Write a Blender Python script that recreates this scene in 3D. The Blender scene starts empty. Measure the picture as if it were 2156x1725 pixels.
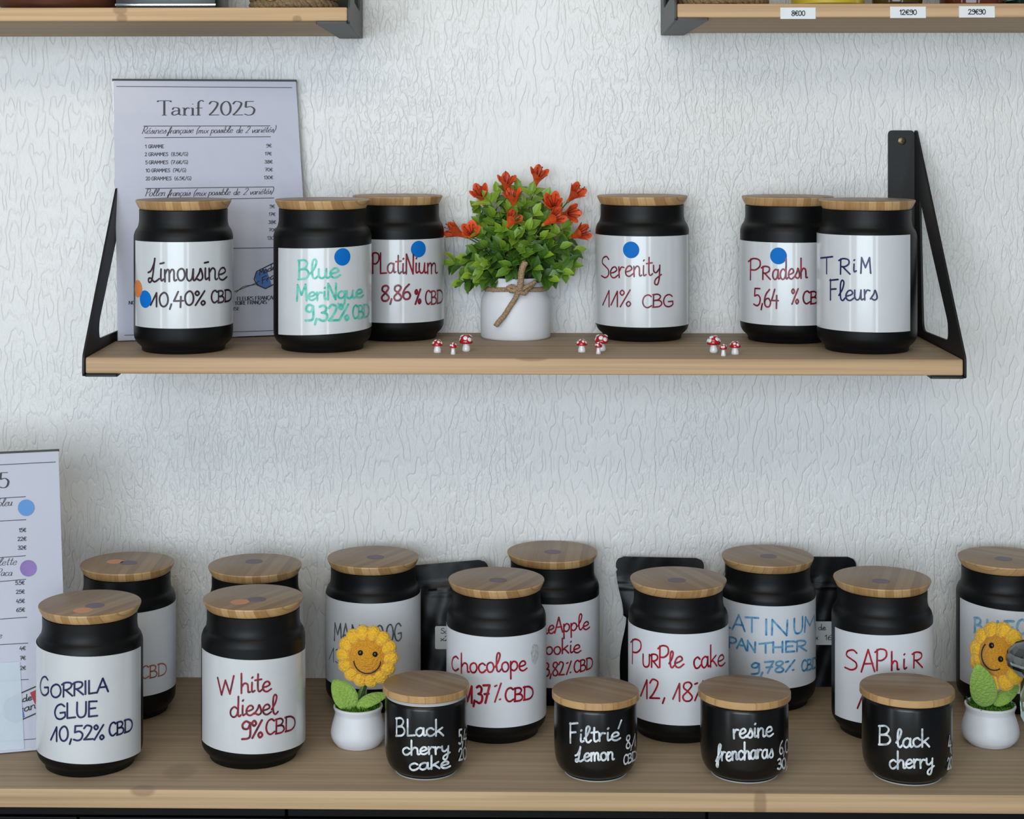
import bpy, bmesh, math, random
from mathutils import Vector, Matrix, Euler

random.seed(7)
S = bpy.context.scene
COL = S.collection
PI = math.pi

# ------------------------------------------------------------------ camera
F = 3800.0                      # focal length in pixels of the 2156 px frame
PX0, PY0 = 998.0, 254.0         # principal point (levelled, shifted lens)
YAW = math.radians(1.0)
CAM = Vector((0.0, -2.043, 1.55))
RGT = Vector((math.cos(YAW), math.sin(YAW), 0))
FWD = Vector((-math.sin(YAW), math.cos(YAW), 0))
UP = Vector((0, 0, 1))
cd = bpy.data.cameras.new('camera')
cam = bpy.data.objects.new('camera', cd)
COL.objects.link(cam)
cam.location = CAM
cam.rotation_euler = (PI / 2, 0, YAW)
cd.sensor_width = 36.0
cd.lens = 36.0 * F / 2156.0
cd.shift_x = (1078.0 - PX0) / 2156.0
cd.shift_y = -(862.5 - PY0) / 2156.0
cd.clip_start = 0.05
S.camera = cam

# ------------------------------------------------------------------ light
S.view_settings.view_transform = 'Standard'
S.view_settings.look = 'None'
S.view_settings.gamma = 1.0
S.view_settings.use_curve_mapping = False
S.view_settings.exposure = 0.0
W = bpy.data.worlds.new('daylight')
S.world = W
W.use_nodes = True
W.node_tree.nodes['Background'].inputs[0].default_value = (0.60, 0.79, 1.0, 1)
W.node_tree.nodes['Background'].inputs[1].default_value = 0.16


def area(name, loc, target, sx, sy, power, col):
    l = bpy.data.lights.new(name, 'AREA')
    l.shape = 'RECTANGLE'
    l.size, l.size_y = sx, sy
    l.energy = power
    l.color = col
    o = bpy.data.objects.new(name, l)
    COL.objects.link(o)
    o.location = loc
    o.rotation_euler = (Vector(target) - Vector(loc)).to_track_quat('-Z', 'Y').to_euler()
    return o


area('shop_window_daylight', (-0.9, -4.5, 1.72), (0.0, 0, 1.42), 3.0, 1.7, 113, (0.79, 0.905, 1.0))
area('warm_upper_fill', (-0.25, -1.75, 2.35), (0.0, 0, 1.66), 1.6, 0.35, 7.0, (1.0, 0.88, 0.70))  # added warm fill that brightens the upper wall; no lamp known there
area('door_daylight_left', (-2.9, -3.0, 1.25), (0, 0, 1.25), 0.30, 2.3, 12, (0.85, 0.93, 1.0))
area('door_daylight_right', (1.30, -4.7, 1.2), (0, 0, 1.2), 0.36, 1.5, 11, (0.85, 0.93, 1.0))


# ------------------------------------------------------------------ projection helpers
def P3(px, py, D):
    return CAM + D * (FWD + RGT * ((px - PX0) / F) - UP * ((py - PY0) / F))


def XY(px, D):
    p = P3(px, PY0, D)
    return p.x, p.y


def on_y(px, py, y):
    v = FWD + RGT * ((px - PX0) / F) - UP * ((py - PY0) / F)
    return CAM + v * ((y - CAM.y) / v.y)


def on_z(px, py, z):
    v = FWD + RGT * ((px - PX0) / F) - UP * ((py - PY0) / F)
    return CAM + v * ((z - CAM.z) / v.z)


def proj(p):
    v = p - CAM
    d = v.dot(FWD)
    return PX0 + F * v.dot(RGT) / d, PY0 - F * v.z / d


# ------------------------------------------------------------------ materials
def new_mat(name):
    m = bpy.data.materials.new(name)
    m.use_nodes = True
    nt = m.node_tree
    return m, nt, nt.nodes['Principled BSDF']


def nd(nt, typ, **kw):
    n = nt.nodes.new(typ)
    for k, v in kw.items():
        setattr(n, k, v)
    return n


def mth(nt, op, a, b=None, c=None, clamp=False):
    n = nt.nodes.new('ShaderNodeMath')
    n.operation = op
    n.use_clamp = clamp
    for i, v in enumerate((a, b, c)):
        if v is None:
            continue
        if isinstance(v, (int, float)):
            n.inputs[i].default_value = v
        else:
            nt.links.new(v, n.inputs[i])
    return n.outputs[0]


def coords(nt, scale=(1, 1, 1), rot=(0, 0, 0), loc=(0, 0, 0), kind='Object'):
    tc = nt.nodes.new('ShaderNodeTexCoord')
    mp = nt.nodes.new('ShaderNodeMapping')
    mp.inputs['Scale'].default_value = scale
    mp.inputs['Rotation'].default_value = rot
    mp.inputs['Location'].default_value = loc
    nt.links.new(tc.outputs[kind], mp.inputs['Vector'])
    return mp.outputs[0]


def noise(nt, vec, scale=1.0, detail=2.0, rough=0.5, dist=0.0):
    n = nt.nodes.new('ShaderNodeTexNoise')
    n.inputs['Scale'].default_value = scale
    n.inputs['Detail'].default_value = detail
    n.inputs['Roughness'].default_value = rough
    n.inputs['Distortion'].default_value = dist
    nt.links.new(vec, n.inputs['Vector'])
    return n.outputs['Fac']


def ramp(nt, fac, stops):
    n = nt.nodes.new('ShaderNodeValToRGB')
    e = n.color_ramp.elements
    while len(e) < len(stops):
        e.new(0.5)
    for i, (p, c) in enumerate(stops):
        e[i].position = p
        e[i].color = (c[0], c[1], c[2], 1)
    nt.links.new(fac, n.inputs[0])
    return n.outputs[0]


def mixc(nt, fac, a, b, mode='MIX'):
    n = nt.nodes.new('ShaderNodeMix')
    n.data_type = 'RGBA'
    n.blend_type = mode
    for sock, v in ((n.inputs['Factor'], fac), (n.inputs['A'], a), (n.inputs['B'], b)):
        if isinstance(v, (int, float)):
            sock.default_value = v
        elif isinstance(v, tuple):
            sock.default_value = (v[0], v[1], v[2], 1)
        else:
            nt.links.new(v, sock)
    return n.outputs['Result']


def bump(nt, bs, h, strength, dist):
    b = nt.nodes.new('ShaderNodeBump')
    b.inputs['Strength'].default_value = strength
    b.inputs['Distance'].default_value = dist
    nt.links.new(h, b.inputs['Height'])
    nt.links.new(b.outputs[0], bs.inputs['Normal'])


def simple(name, col, rough=0.5, var=0.12, nscale=40, spec=0.5, coat=0.0, metal=0.0, bumpy=0.0, bscale=200):
    """one colour with a little mottling of the material itself"""
    m, nt, bs = new_mat(name)
    v = coords(nt)
    f = noise(nt, v, nscale, 3)
    lo = tuple(c * (1 - var) for c in col)
    hi = tuple(min(1, c * (1 + var)) for c in col)
    nt.links.new(ramp(nt, f, [(0.3, lo), (0.7, hi)]), bs.inputs['Base Color'])
    bs.inputs['Roughness'].default_value = rough
    bs.inputs['Specular IOR Level'].default_value = spec
    bs.inputs['Coat Weight'].default_value = coat
    bs.inputs['Coat Roughness'].default_value = 0.15
    bs.inputs['Metallic'].default_value = metal
    if bumpy:
        bump(nt, bs, noise(nt, v, bscale, 3), bumpy, 0.001)
    return m


def srgb(r, g, b):
    def f(c):
        c /= 255.0
        return c / 12.92 if c <= 0.04045 else ((c + 0.055) / 1.055) ** 2.4
    return f(r), f(g), f(b)


def pine(name, light, dark, knots=(), off=(0, 0, 0)):
    """planed softwood, grain along X"""
    m, nt, bs = new_mat(name)
    v = coords(nt, (1.0, 1.0, 1.0), loc=off)
    warp = noise(nt, coords(nt, (2.2, 6, 6), loc=off), 1.0, 2)
    g = noise(nt, coords(nt, (1.4, 150, 150), loc=off), 1.0, 3, 0.6, 0.3)
    fine = noise(nt, coords(nt, (9, 420, 420), loc=off), 1.0, 2)
    mixg = mth(nt, 'ADD', mth(nt, 'MULTIPLY', g, 0.72), mth(nt, 'MULTIPLY', warp, 0.28))
    c = ramp(nt, mixg, [(0.34, dark), (0.47, tuple((a + b) / 2 for a, b in zip(light, dark))), (0.58, light)])
    c = mixc(nt, mth(nt, 'MULTIPLY', fine, 0.40), c, tuple(x * 0.72 for x in light))
    for (kx, ky, kz, rx, ry, rz) in knots:
        tc = nt.nodes.new('ShaderNodeTexCoord')
        mp = nt.nodes.new('ShaderNodeMapping')
        mp.vector_type = 'TEXTURE'
        mp.inputs['Location'].default_value = (kx, ky, kz)
        mp.inputs['Scale'].default_value = (rx, ry, rz)
        nt.links.new(tc.outputs['Object'], mp.inputs['Vector'])
        ln = nt.nodes.new('ShaderNodeVectorMath')
        ln.operation = 'LENGTH'
        nt.links.new(mp.outputs[0], ln.inputs[0])
        mr = nt.nodes.new('ShaderNodeMapRange')
        mr.inputs['From Min'].default_value = 0.75
        mr.inputs['From Max'].default_value = 1.15
        mr.inputs['To Min'].default_value = 0.45
        mr.inputs['To Max'].default_value = 0.0
        nt.links.new(ln.outputs['Value'], mr.inputs['Value'])
        c = mixc(nt, mr.outputs[0], c, (dark[0] * 0.42, dark[1] * 0.34, dark[2] * 0.32))
    # broad faces mixed to grey-brown: their dim, cool light painted into the colour
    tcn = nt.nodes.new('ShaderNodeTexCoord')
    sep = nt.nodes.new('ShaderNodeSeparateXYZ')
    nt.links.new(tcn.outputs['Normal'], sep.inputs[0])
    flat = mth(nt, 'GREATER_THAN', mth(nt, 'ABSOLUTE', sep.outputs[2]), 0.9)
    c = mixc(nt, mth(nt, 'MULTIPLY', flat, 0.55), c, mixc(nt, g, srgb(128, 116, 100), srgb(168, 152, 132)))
    nt.links.new(c, bs.inputs['Base Color'])
    bs.inputs['Roughness'].default_value = 0.6
    bs.inputs['Specular IOR Level'].default_value = 0.3
    bump(nt, bs, mth(nt, 'ADD', g, mth(nt, 'MULTIPLY', fine, 0.3)), 0.12, 0.001)
    return m


def bamboo(name):
    m, nt, bs = new_mat(name)
    v = coords(nt)
    sx = nt.nodes.new('ShaderNodeSeparateXYZ')
    nt.links.new(v, sx.inputs[0])
    cell = mth(nt, 'FLOOR', mth(nt, 'MULTIPLY', sx.outputs[0], 125.0))
    wn = nt.nodes.new('ShaderNodeTexWhiteNoise')
    wn.noise_dimensions = '1D'
    nt.links.new(cell, wn.inputs['W'])
    fr = mth(nt, 'FRACT', mth(nt, 'MULTIPLY', sx.outputs[0], 125.0))
    seam = mth(nt, 'LESS_THAN', mth(nt, 'ABSOLUTE', mth(nt, 'SUBTRACT', fr, 0.5)), 0.455)
    fine = noise(nt, coords(nt, (420, 14, 60)), 1.0, 3)
    t = mth(nt, 'ADD', mth(nt, 'MULTIPLY', wn.outputs['Value'], 0.5), mth(nt, 'MULTIPLY', fine, 0.5))
    c = ramp(nt, t, [(0.2, srgb(160, 122, 78)), (0.5, srgb(188, 150, 102)), (0.8, srgb(206, 170, 122))])
    c = mixc(nt, mth(nt, 'MULTIPLY', mth(nt, 'SUBTRACT', 1.0, seam), 0.45), c, srgb(140, 104, 66))
    # flat top painted darker and greyer than the rim, standing in for shade
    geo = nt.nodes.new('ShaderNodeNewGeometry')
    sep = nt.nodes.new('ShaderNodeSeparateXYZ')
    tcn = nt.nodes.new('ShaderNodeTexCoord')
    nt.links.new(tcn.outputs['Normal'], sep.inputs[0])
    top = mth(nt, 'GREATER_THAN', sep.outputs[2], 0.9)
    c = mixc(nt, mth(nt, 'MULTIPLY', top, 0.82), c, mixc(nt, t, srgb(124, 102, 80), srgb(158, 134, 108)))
    nt.links.new(c, bs.inputs['Base Color'])
    bs.inputs['Roughness'].default_value = 0.42
    bs.inputs['Specular IOR Level'].default_value = 0.4
    return m


def ink(name, dark, light):
    m, nt, bs = new_mat(name)
    f = noise(nt, coords(nt), 160, 2)
    nt.links.new(ramp(nt, f, [(0.38, dark), (0.62, light)]), bs.inputs['Base Color'])
    bs.inputs['Roughness'].default_value = 0.35
    return m


def wall_mat():
    m, nt, bs = new_mat('embossed_wallpaper')
    a = noise(nt, coords(nt, (118, 118, 37)), 1.0, 0.8, 0.4, 0.15)
    b = noise(nt, coords(nt, (190, 190, 84), loc=(3, 1, 7)), 1.0, 1.0, 0.5, 0.2)
    fine = noise(nt, coords(nt, (330, 330, 260)), 1.0, 2)
    def plateau(f, lo, hi):
        q = nt.nodes.new('ShaderNodeMapRange')
        q.interpolation_type = 'SMOOTHSTEP'
        q.inputs['From Min'].default_value = lo
        q.inputs['From Max'].default_value = hi
        nt.links.new(f, q.inputs['Value'])
        return q.outputs[0]
    # raised drips with a rounded rim: plateau plus a narrow groove along its outline
    r1 = mth(nt, 'ADD', mth(nt, 'MULTIPLY', plateau(a, 0.46, 0.55), 0.55), mth(nt, 'MULTIPLY', plateau(mth(nt, 'ABSOLUTE', mth(nt, 'SUBTRACT', a, 0.47)), 0.0, 0.045), 0.45))
    r2 = mth(nt, 'ADD', mth(nt, 'MULTIPLY', plateau(b, 0.47, 0.57), 0.5), mth(nt, 'MULTIPLY', plateau(mth(nt, 'ABSOLUTE', mth(nt, 'SUBTRACT', b, 0.48)), 0.0, 0.05), 0.5))
    big = noise(nt, coords(nt, (5, 5, 3.4), loc=(0.2, 0, 0.4)), 1.0, 2)
    sel = nt.nodes.new('ShaderNodeMapRange')
    sel.inputs['From Min'].default_value = 0.40
    sel.inputs['From Max'].default_value = 0.58
    nt.links.new(big, sel.inputs['Value'])
    h = mth(nt, 'ADD', mth(nt, 'MULTIPLY', r1, 0.62), mth(nt, 'MULTIPLY', r2, mth(nt, 'MULTIPLY_ADD', sel.outputs[0], 0.30, 0.12)))
    h = mth(nt, 'ADD', h, mth(nt, 'MULTIPLY', fine, 0.12))
    # a smoothed, overpainted patch above the plant
    tc = nt.nodes.new('ShaderNodeTexCoord')
    mp = nt.nodes.new('ShaderNodeMapping')
    mp.vector_type = 'TEXTURE'
    pc = on_y(1100, 320, 0)
    mp.inputs['Location'].default_value = (pc.x, 0, pc.z)
    mp.inputs['Scale'].default_value = (0.075, 1, 0.055)
    nt.links.new(tc.outputs['Object'], mp.inputs['Vector'])
    ln = nt.nodes.new('ShaderNodeVectorMath')
    ln.operation = 'LENGTH'
    nt.links.new(mp.outputs[0], ln.inputs[0])
    mr = nt.nodes.new('ShaderNodeMapRange')
    mr.inputs['From Min'].default_value = 0.6
    mr.inputs['From Max'].default_value = 1.15
    mr.inputs['To Min'].default_value = 0.25
    nt.links.new(mth(nt, 'ADD', ln.outputs['Value'], mth(nt, 'MULTIPLY', mth(nt, 'SUBTRACT', a, 0.5), 0.9)), mr.inputs['Value'])
    h = mth(nt, 'MULTIPLY', h, mr.outputs[0])
    bump(nt, bs, h, 0.68, 0.0016)
    nt.links.new(ramp(nt, noise(nt, coords(nt), 3, 3), [(0.3, (0.80, 0.80, 0.785)), (0.7, (0.86, 0.86, 0.85))]), bs.inputs['Base Color'])
    bs.inputs['Roughness'].default_value = 0.42
    bs.inputs['Specular IOR Level'].default_value = 0.45
    return m


def crochet(name, col, scale=420.0):
    m, nt, bs = new_mat(name)
    vo = nt.nodes.new('ShaderNodeTexVoronoi')
    vo.inputs['Scale'].default_value = scale
    vec = coords(nt, (1, 1, 1.35))
    nt.links.new(vec, vo.inputs['Vector'])
    f = noise(nt, vec, 900, 2)
    lo = tuple(c * 0.72 for c in col)
    hi = tuple(min(1, c * 1.12) for c in col)
    nt.links.new(ramp(nt, f, [(0.3, lo), (0.7, hi)]), bs.inputs['Base Color'])
    bs.inputs['Roughness'].default_value = 0.9
    bs.inputs['Specular IOR Level'].default_value = 0.1
    bs.inputs['Sheen Weight'].default_value = 0.25
    h = mth(nt, 'SUBTRACT', 1.0, vo.outputs['Distance'])
    bump(nt, bs, mth(nt, 'ADD', h, mth(nt, 'MULTIPLY', f, 0.3)), 0.9, 0.0012)
    return m


def leaf_mat():
    m, nt, bs = new_mat('plastic_leaf')
    at = nt.nodes.new('ShaderNodeAttribute')
    at.attribute_name = 'tone'
    sp = nt.nodes.new('ShaderNodeSeparateColor')
    nt.links.new(at.outputs['Color'], sp.inputs[0])
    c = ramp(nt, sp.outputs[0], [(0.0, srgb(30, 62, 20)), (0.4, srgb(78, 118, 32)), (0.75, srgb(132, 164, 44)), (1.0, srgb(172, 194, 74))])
    nt.links.new(c, bs.inputs['Base Color'])
    bs.inputs['Roughness'].default_value = 0.45
    return m


def glass(name, col, rough=0.03):
    m, nt, bs = new_mat(name)
    bs.inputs['Base Color'].default_value = (*col, 1)
    bs.inputs['Roughness'].default_value = rough
    bs.inputs['Transmission Weight'].default_value = 1.0
    bs.inputs['IOR'].default_value = 1.47
    bump(nt, bs, noise(nt, coords(nt), 60, 2), 0.06, 0.001)
    return m


M = {}
M['wall'] = wall_mat()
M['floor'] = simple('warm_oak_floor', (0.62, 0.50, 0.36), 0.5)
M['ceiling'] = simple('grey_ceiling_paint', (0.5, 0.5, 0.49), 0.8)
M['jar'] = simple('matte_black_glass', (0.0042, 0.0044, 0.0047), 0.42, 0.2, 30, 0.22)
M['canister'] = simple('satin_black_ceramic', (0.0045, 0.0045, 0.0045), 0.26, 0.15, 30, 0.4)
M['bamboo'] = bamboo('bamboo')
M['paper'] = simple('glossy_white_label', (0.635, 0.655, 0.675), 0.34, 0.015, 60, 0.5, 0.75)
M['paper'].node_tree.nodes['Principled BSDF'].inputs['Coat Roughness'].default_value = 0.10
M['matte_paper'] = simple('plain_white_label', (0.70, 0.72, 0.76), 0.55, 0.015, 60, 0.3)
M['tag_paper'] = simple('price_tag_paper', (0.78, 0.79, 0.80), 0.6, 0.02, 60, 0.3)
M['sheet'] = simple('printed_sheet', (0.56, 0.57, 0.67), 0.5, 0.015, 8, 0.4, 0.5)
M['blue_dot'] = simple('blue_sticker', srgb(0, 108, 196), 0.6, 0.05, 40, 0.2)
M['orange_dot'] = simple('orange_sticker', srgb(214, 128, 66), 0.45, 0.05)
M['peach_dot'] = simple('peach_sticker', srgb(216, 150, 116), 0.55, 0.05)
M['purple_dot'] = simple('purple_sticker', srgb(116, 102, 116), 0.55, 0.05)
M['violet_dot'] = simple('violet_sticker', srgb(138, 112, 178), 0.5, 0.1, 60)
M['sky_dot'] = simple('light_blue_sticker', srgb(92, 148, 214), 0.5, 0.05)
M['steel'] = simple('black_powder_coated_steel', (0.012, 0.012, 0.0125), 0.5, 0.1, 200, 0.4, 0, 0, 0.1, 900)
M['grey_and_lit_steel'] = simple('dark_grey_and_lit_black_steel', (0.055, 0.055, 0.052), 0.5, 0.1, 200, 0.4)  # upper brackets are black steel; light from below painted in as grey
M['screw'] = simple('brass_screw', (0.16, 0.12, 0.07), 0.35, 0.1, 100, 0.5, 0, 0.9)
M['cabinet'] = simple('black_cabinet_laminate', (0.003, 0.003, 0.0035), 0.5, 0.1, 20, 0.15)
M['pouch'] = simple('black_foil_pouch', (0.0035, 0.0035, 0.0045), 0.36, 0.2, 25, 0.28, 0, 0, 0.12, 45)
M['pot'] = simple('white_ceramic', (0.74, 0.75, 0.79), 0.42, 0.02, 40, 0.4)
M['twine'] = simple('jute_twine', srgb(164, 138, 110), 0.95, 0.35, 700, 0.1, 0, 0, 0.6, 1500)
M['rope'] = simple('jute_rope', srgb(134, 112, 82), 0.95, 0.35, 500, 0.1, 0, 0, 0.6, 1200)
M['leaf'] = leaf_mat()
M['stem'] = simple('green_stem', srgb(70, 100, 40), 0.6, 0.2)
M['flower'] = simple('orange_red_petal', srgb(222, 84, 38), 0.5, 0.25, 150, 0.4)
M['flower_edge'] = simple('yellow_green_sepal', srgb(170, 150, 50), 0.5, 0.2)
M['stamen'] = simple('dark_stamen', srgb(120, 40, 20), 0.6)
M['yarn_yellow'] = crochet('yellow_yarn', srgb(248, 190, 58))
M['yarn_gold'] = crochet('golden_yarn', srgb(218, 152, 44), 480)
M['yarn_green'] = crochet('green_yarn', srgb(150, 186, 88), 330)
M['moss'] = simple('green_moss', srgb(72, 116, 36), 0.9, 0.35, 300, 0.1)
M['bead'] = simple('black_bead', (0.004, 0.003, 0.003), 0.08, 0.05)
M['thread'] = simple('black_thread', (0.012, 0.008, 0.008), 0.7, 0.1)
M['stem_wire'] = simple('dark_green_wrapped_wire', srgb(34, 60, 34), 0.7, 0.4, 500)
M['red_cap'] = simple('red_enamel', srgb(176, 10, 26), 0.12, 0.08, 60, 0.5, 0.6)
M['white_enamel'] = simple('white_enamel', (0.80, 0.80, 0.82), 0.2, 0.02, 40, 0.5, 0.4)
M['seal'] = simple('translucent_silicone', (0.50, 0.51, 0.50), 0.4, 0.03)
M['clear'] = glass('clear_glass', (0.96, 0.98, 0.97))
M['acrylic'] = glass('clear_acrylic', (0.99, 0.99, 1.0), 0.02)
M['bottle'] = glass('pale_green_glass', (0.55, 0.72, 0.66))
M['dark_green'] = simple('dark_green_liquid', (0.006, 0.016, 0.012), 0.15, 0.2)
M['brown'] = simple('brown_lacquered_wood', srgb(94, 54, 36), 0.35, 0.25, 25)
M['box'] = simple('glossy_black_box', (0.012, 0.013, 0.014), 0.25, 0.1)
M['chrome'] = simple('chrome', (0.75, 0.75, 0.75), 0.12, 0.02, 40, 0.5, 0, 1.0)
M['gold'] = simple('gold_ring', (0.75, 0.52, 0.16), 0.25, 0.05, 40, 0.5, 0, 1.0)
M['yellow'] = simple('yellow_tin_print', srgb(188, 164, 48), 0.35, 0.06, 20)
M['white_print'] = simple('white_tin_print', (0.85, 0.85, 0.80), 0.35, 0.02)
M['olive'] = simple('dark_olive_glass', srgb(66, 50, 18), 0.1, 0.3, 20)
M['amber'] = simple('amber_brown_glass', srgb(84, 38, 20), 0.08, 0.35, 20)
M['mint'] = simple('mint_green_label', srgb(128, 170, 128), 0.5, 0.05)
M['print_black'] = simple('black_print', (0.012, 0.012, 0.016), 0.5, 0.1)
M['print_grey'] = simple('grey_print', (0.035, 0.036, 0.05), 0.5, 0.1)
M['tag_blue'] = simple('printed_blue', srgb(66, 110, 176), 0.5, 0.12, 60)
M['tag_red'] = simple('printed_red', srgb(170, 40, 52), 0.5, 0.08, 60)
M['overlay'] = simple('white_inserted_card', (0.72, 0.78, 0.84), 0.4, 0.03, 30, 0.4, 0.4)
M['smudge'] = simple('grey_thumb_smudge', (0.52, 0.54, 0.54), 0.6, 0.25, 300)
M['i_black'] = ink('black_marker', srgb(24, 18, 24), srgb(60, 36, 42))
M['i_navy'] = ink('navy_marker', srgb(18, 18, 58), srgb(34, 34, 92))
M['i_dark_red'] = ink('dark_red_marker', srgb(78, 20, 34), srgb(150, 28, 48))
M['i_red'] = ink('red_marker', srgb(118, 12, 34), srgb(176, 22, 44))
M['i_teal'] = ink('turquoise_marker', srgb(60, 182, 160), srgb(120, 206, 190))
M['i_blue'] = ink('light_blue_marker', srgb(58, 126, 178), srgb(112, 170, 206))
M['i_pale_blue'] = ink('pale_blue_marker', srgb(96, 152, 190), srgb(150, 190, 214))
M['i_grey'] = ink('grey_marker', srgb(66, 74, 84), srgb(112, 122, 130))
M['i_orange'] = ink('orange_brown_marker', srgb(150, 84, 66), srgb(178, 110, 90))
M['i_white'] = ink('white_chalk_marker', srgb(170, 178, 186), srgb(232, 236, 240))


# ------------------------------------------------------------------ mesh helpers
class MB:
    def __init__(self):
        self.v, self.f = [], []

    def add(self, verts, faces):
        o = len(self.v)
        self.v += [tuple(p) for p in verts]
        self.f += [tuple(i + o for i in f) for f in faces]
        return self

    def box(self, x0, x1, y0, y1, z0, z1):
        return self.add([(x0, y0, z0), (x1, y0, z0), (x1, y1, z0), (x0, y1, z0), (x0, y0, z1), (x1, y0, z1), (x1, y1, z1), (x0, y1, z1)],
                        [(0, 3, 2, 1), (4, 5, 6, 7), (0, 1, 5, 4), (1, 2, 6, 5), (2, 3, 7, 6), (3, 0, 4, 7)])

    def lathe(self, prof, seg=64, cx=0, cy=0, sx=1, sy=1):
        vs, fs = [], []
        for (r, z) in prof:
            for k in range(seg):
                a = 2 * PI * k / seg
                vs.append((cx + r * sx * math.cos(a), cy + r * sy * math.sin(a), z))
        n = len(prof)
        for i in range(n - 1):
            for k in range(seg):
                k2 = (k + 1) % seg
                fs.append((i * seg + k, i * seg + k2, (i + 1) * seg + k2, (i + 1) * seg + k))
        if prof[0][0] > 1e-6:
            fs.append(tuple(reversed(range(seg))))
        if prof[-1][0] > 1e-6:
            fs.append(tuple((n - 1) * seg + k for k in range(seg)))
        return self.add(vs, fs)

    def tube(self, pts, rad, seg=8, closed=False, taper=None):
        pts = [Vector(p) for p in pts]
        n = len(pts)
        vs, fs = [], []
        ref = Vector((0, 0, 1))
        prev = None
        for i, p in enumerate(pts):
            if closed:
                t = pts[(i + 1) % n] - pts[i - 1]
            else:
                t = pts[min(i + 1, n - 1)] - pts[max(i - 1, 0)]
            if t.length < 1e-9:
                t = Vector((0, 0, 1))
            t.normalize()
            if prev is None:
                a = ref if abs(t.dot(ref)) < 0.9 else Vector((1, 0, 0))
                u = t.cross(a).normalized()
            else:
                u = (prev - t * prev.dot(t))
                u = u.normalized() if u.length > 1e-6 else t.orthogonal().normalized()
            prev = u
            w = t.cross(u)
            r = rad * (taper[i] if taper else 1)
            for k in range(seg):
                a = 2 * PI * k / seg
                vs.append(p + u * (r * math.cos(a)) + w * (r * math.sin(a)))
        m = n if closed else n - 1
        for i in range(m):
            j = (i + 1) % n
            for k in range(seg):
                k2 = (k + 1) % seg
                fs.append((i * seg + k, i * seg + k2, j * seg + k2, j * seg + k))
        if not closed:
            fs.append(tuple(reversed(range(seg))))
            fs.append(tuple((n - 1) * seg + k for k in range(seg)))
        return self.add(vs, fs)

    def prism(self, poly, axis, a0, a1):
        """extrude a polygon given in the two other axes along axis 0/1/2"""
        n = len(poly)
        vs = []
        for a in (a0, a1):
            for (p, q) in poly:
                vs.append({0: (a, p, q), 1: (p, a, q), 2: (p, q, a)}[axis])
        fs = [tuple(reversed(range(n))), tuple(range(n, 2 * n))]
        for i in range(n):
            j = (i + 1) % n
            fs.append((i, j, n + j, n + i))
        return self.add(vs, fs)

    def ball(self, c, r, seg=16, rings=10, sx=1, sy=1, sz=1, rot=None):
        c = Vector(c)
        vs, fs = [], []
        for i in range(1, rings):
            t = PI * i / rings
            for k in range(seg):
                a = 2 * PI * k / seg
                p = Vector((sx * r * math.sin(t) * math.cos(a), sy * r * math.sin(t) * math.sin(a), sz * r * math.cos(t)))
                vs.append(c + (rot @ p if rot else p))
        top, bot = Vector((0, 0, sz * r)), Vector((0, 0, -sz * r))
        vs += [c + (rot @ top if rot else top), c + (rot @ bot if rot else bot)]
        T, B = len(vs) - 2, len(vs) - 1
        for i in range(rings - 2):
            for k in range(seg):
                k2 = (k + 1) % seg
                fs.append((i * seg + k, (i + 1) * seg + k, (i + 1) * seg + k2, i * seg + k2))
        for k in range(seg):
            k2 = (k + 1) % seg
            fs.append((T, k, k2))
            fs.append((B, (rings - 2) * seg + k2, (rings - 2) * seg + k))
        return self.add(vs, fs)

    def mesh(self, name, smooth=40, bevel=0.0, bseg=2, fix=True):
        me = bpy.data.meshes.new(name)
        me.from_pydata(self.v, [], self.f)
        if fix or bevel:
            bm = bmesh.new()
            bm.from_mesh(me)
            if fix:
                bmesh.ops.recalc_face_normals(bm, faces=bm.faces)
            if bevel:
                ed = [e for e in bm.edges if len(e.link_faces) == 2 and e.calc_face_angle(0) > 0.6]
                bmesh.ops.bevel(bm, geom=ed, offset=bevel, segments=bseg, affect='EDGES', profile=0.5)
            bm.to_mesh(me)
            bm.free()
        if smooth:
            me.polygons.foreach_set('use_smooth', [True] * len(me.polygons))
            me.set_sharp_from_angle(angle=math.radians(smooth))
        me.update()
        return me


def put(name, me, m=None, parent=None, loc=(0, 0, 0), rot=(0, 0, 0)):
    o = bpy.data.objects.new(name, me)
    COL.objects.link(o)
    if parent:
        o.parent = parent
    o.location = loc
    o.rotation_euler = rot
    if m and not me.materials:
        me.materials.append(m)
    return o


def tag(o, label, cat, group=None):
    o['label'] = label
    o['category'] = cat
    if group:
        o['group'] = group
    return o


def empty(name, loc, label, cat, group=None, rot=(0, 0, 0)):
    o = bpy.data.objects.new(name, None)
    o.empty_display_size = 0.02
    COL.objects.link(o)
    o.location = loc
    o.rotation_euler = rot
    return tag(o, label, cat, group)


def structure(name, me, m):
    o = put(name, me, m)
    o['kind'] = 'structure'
    return o


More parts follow.
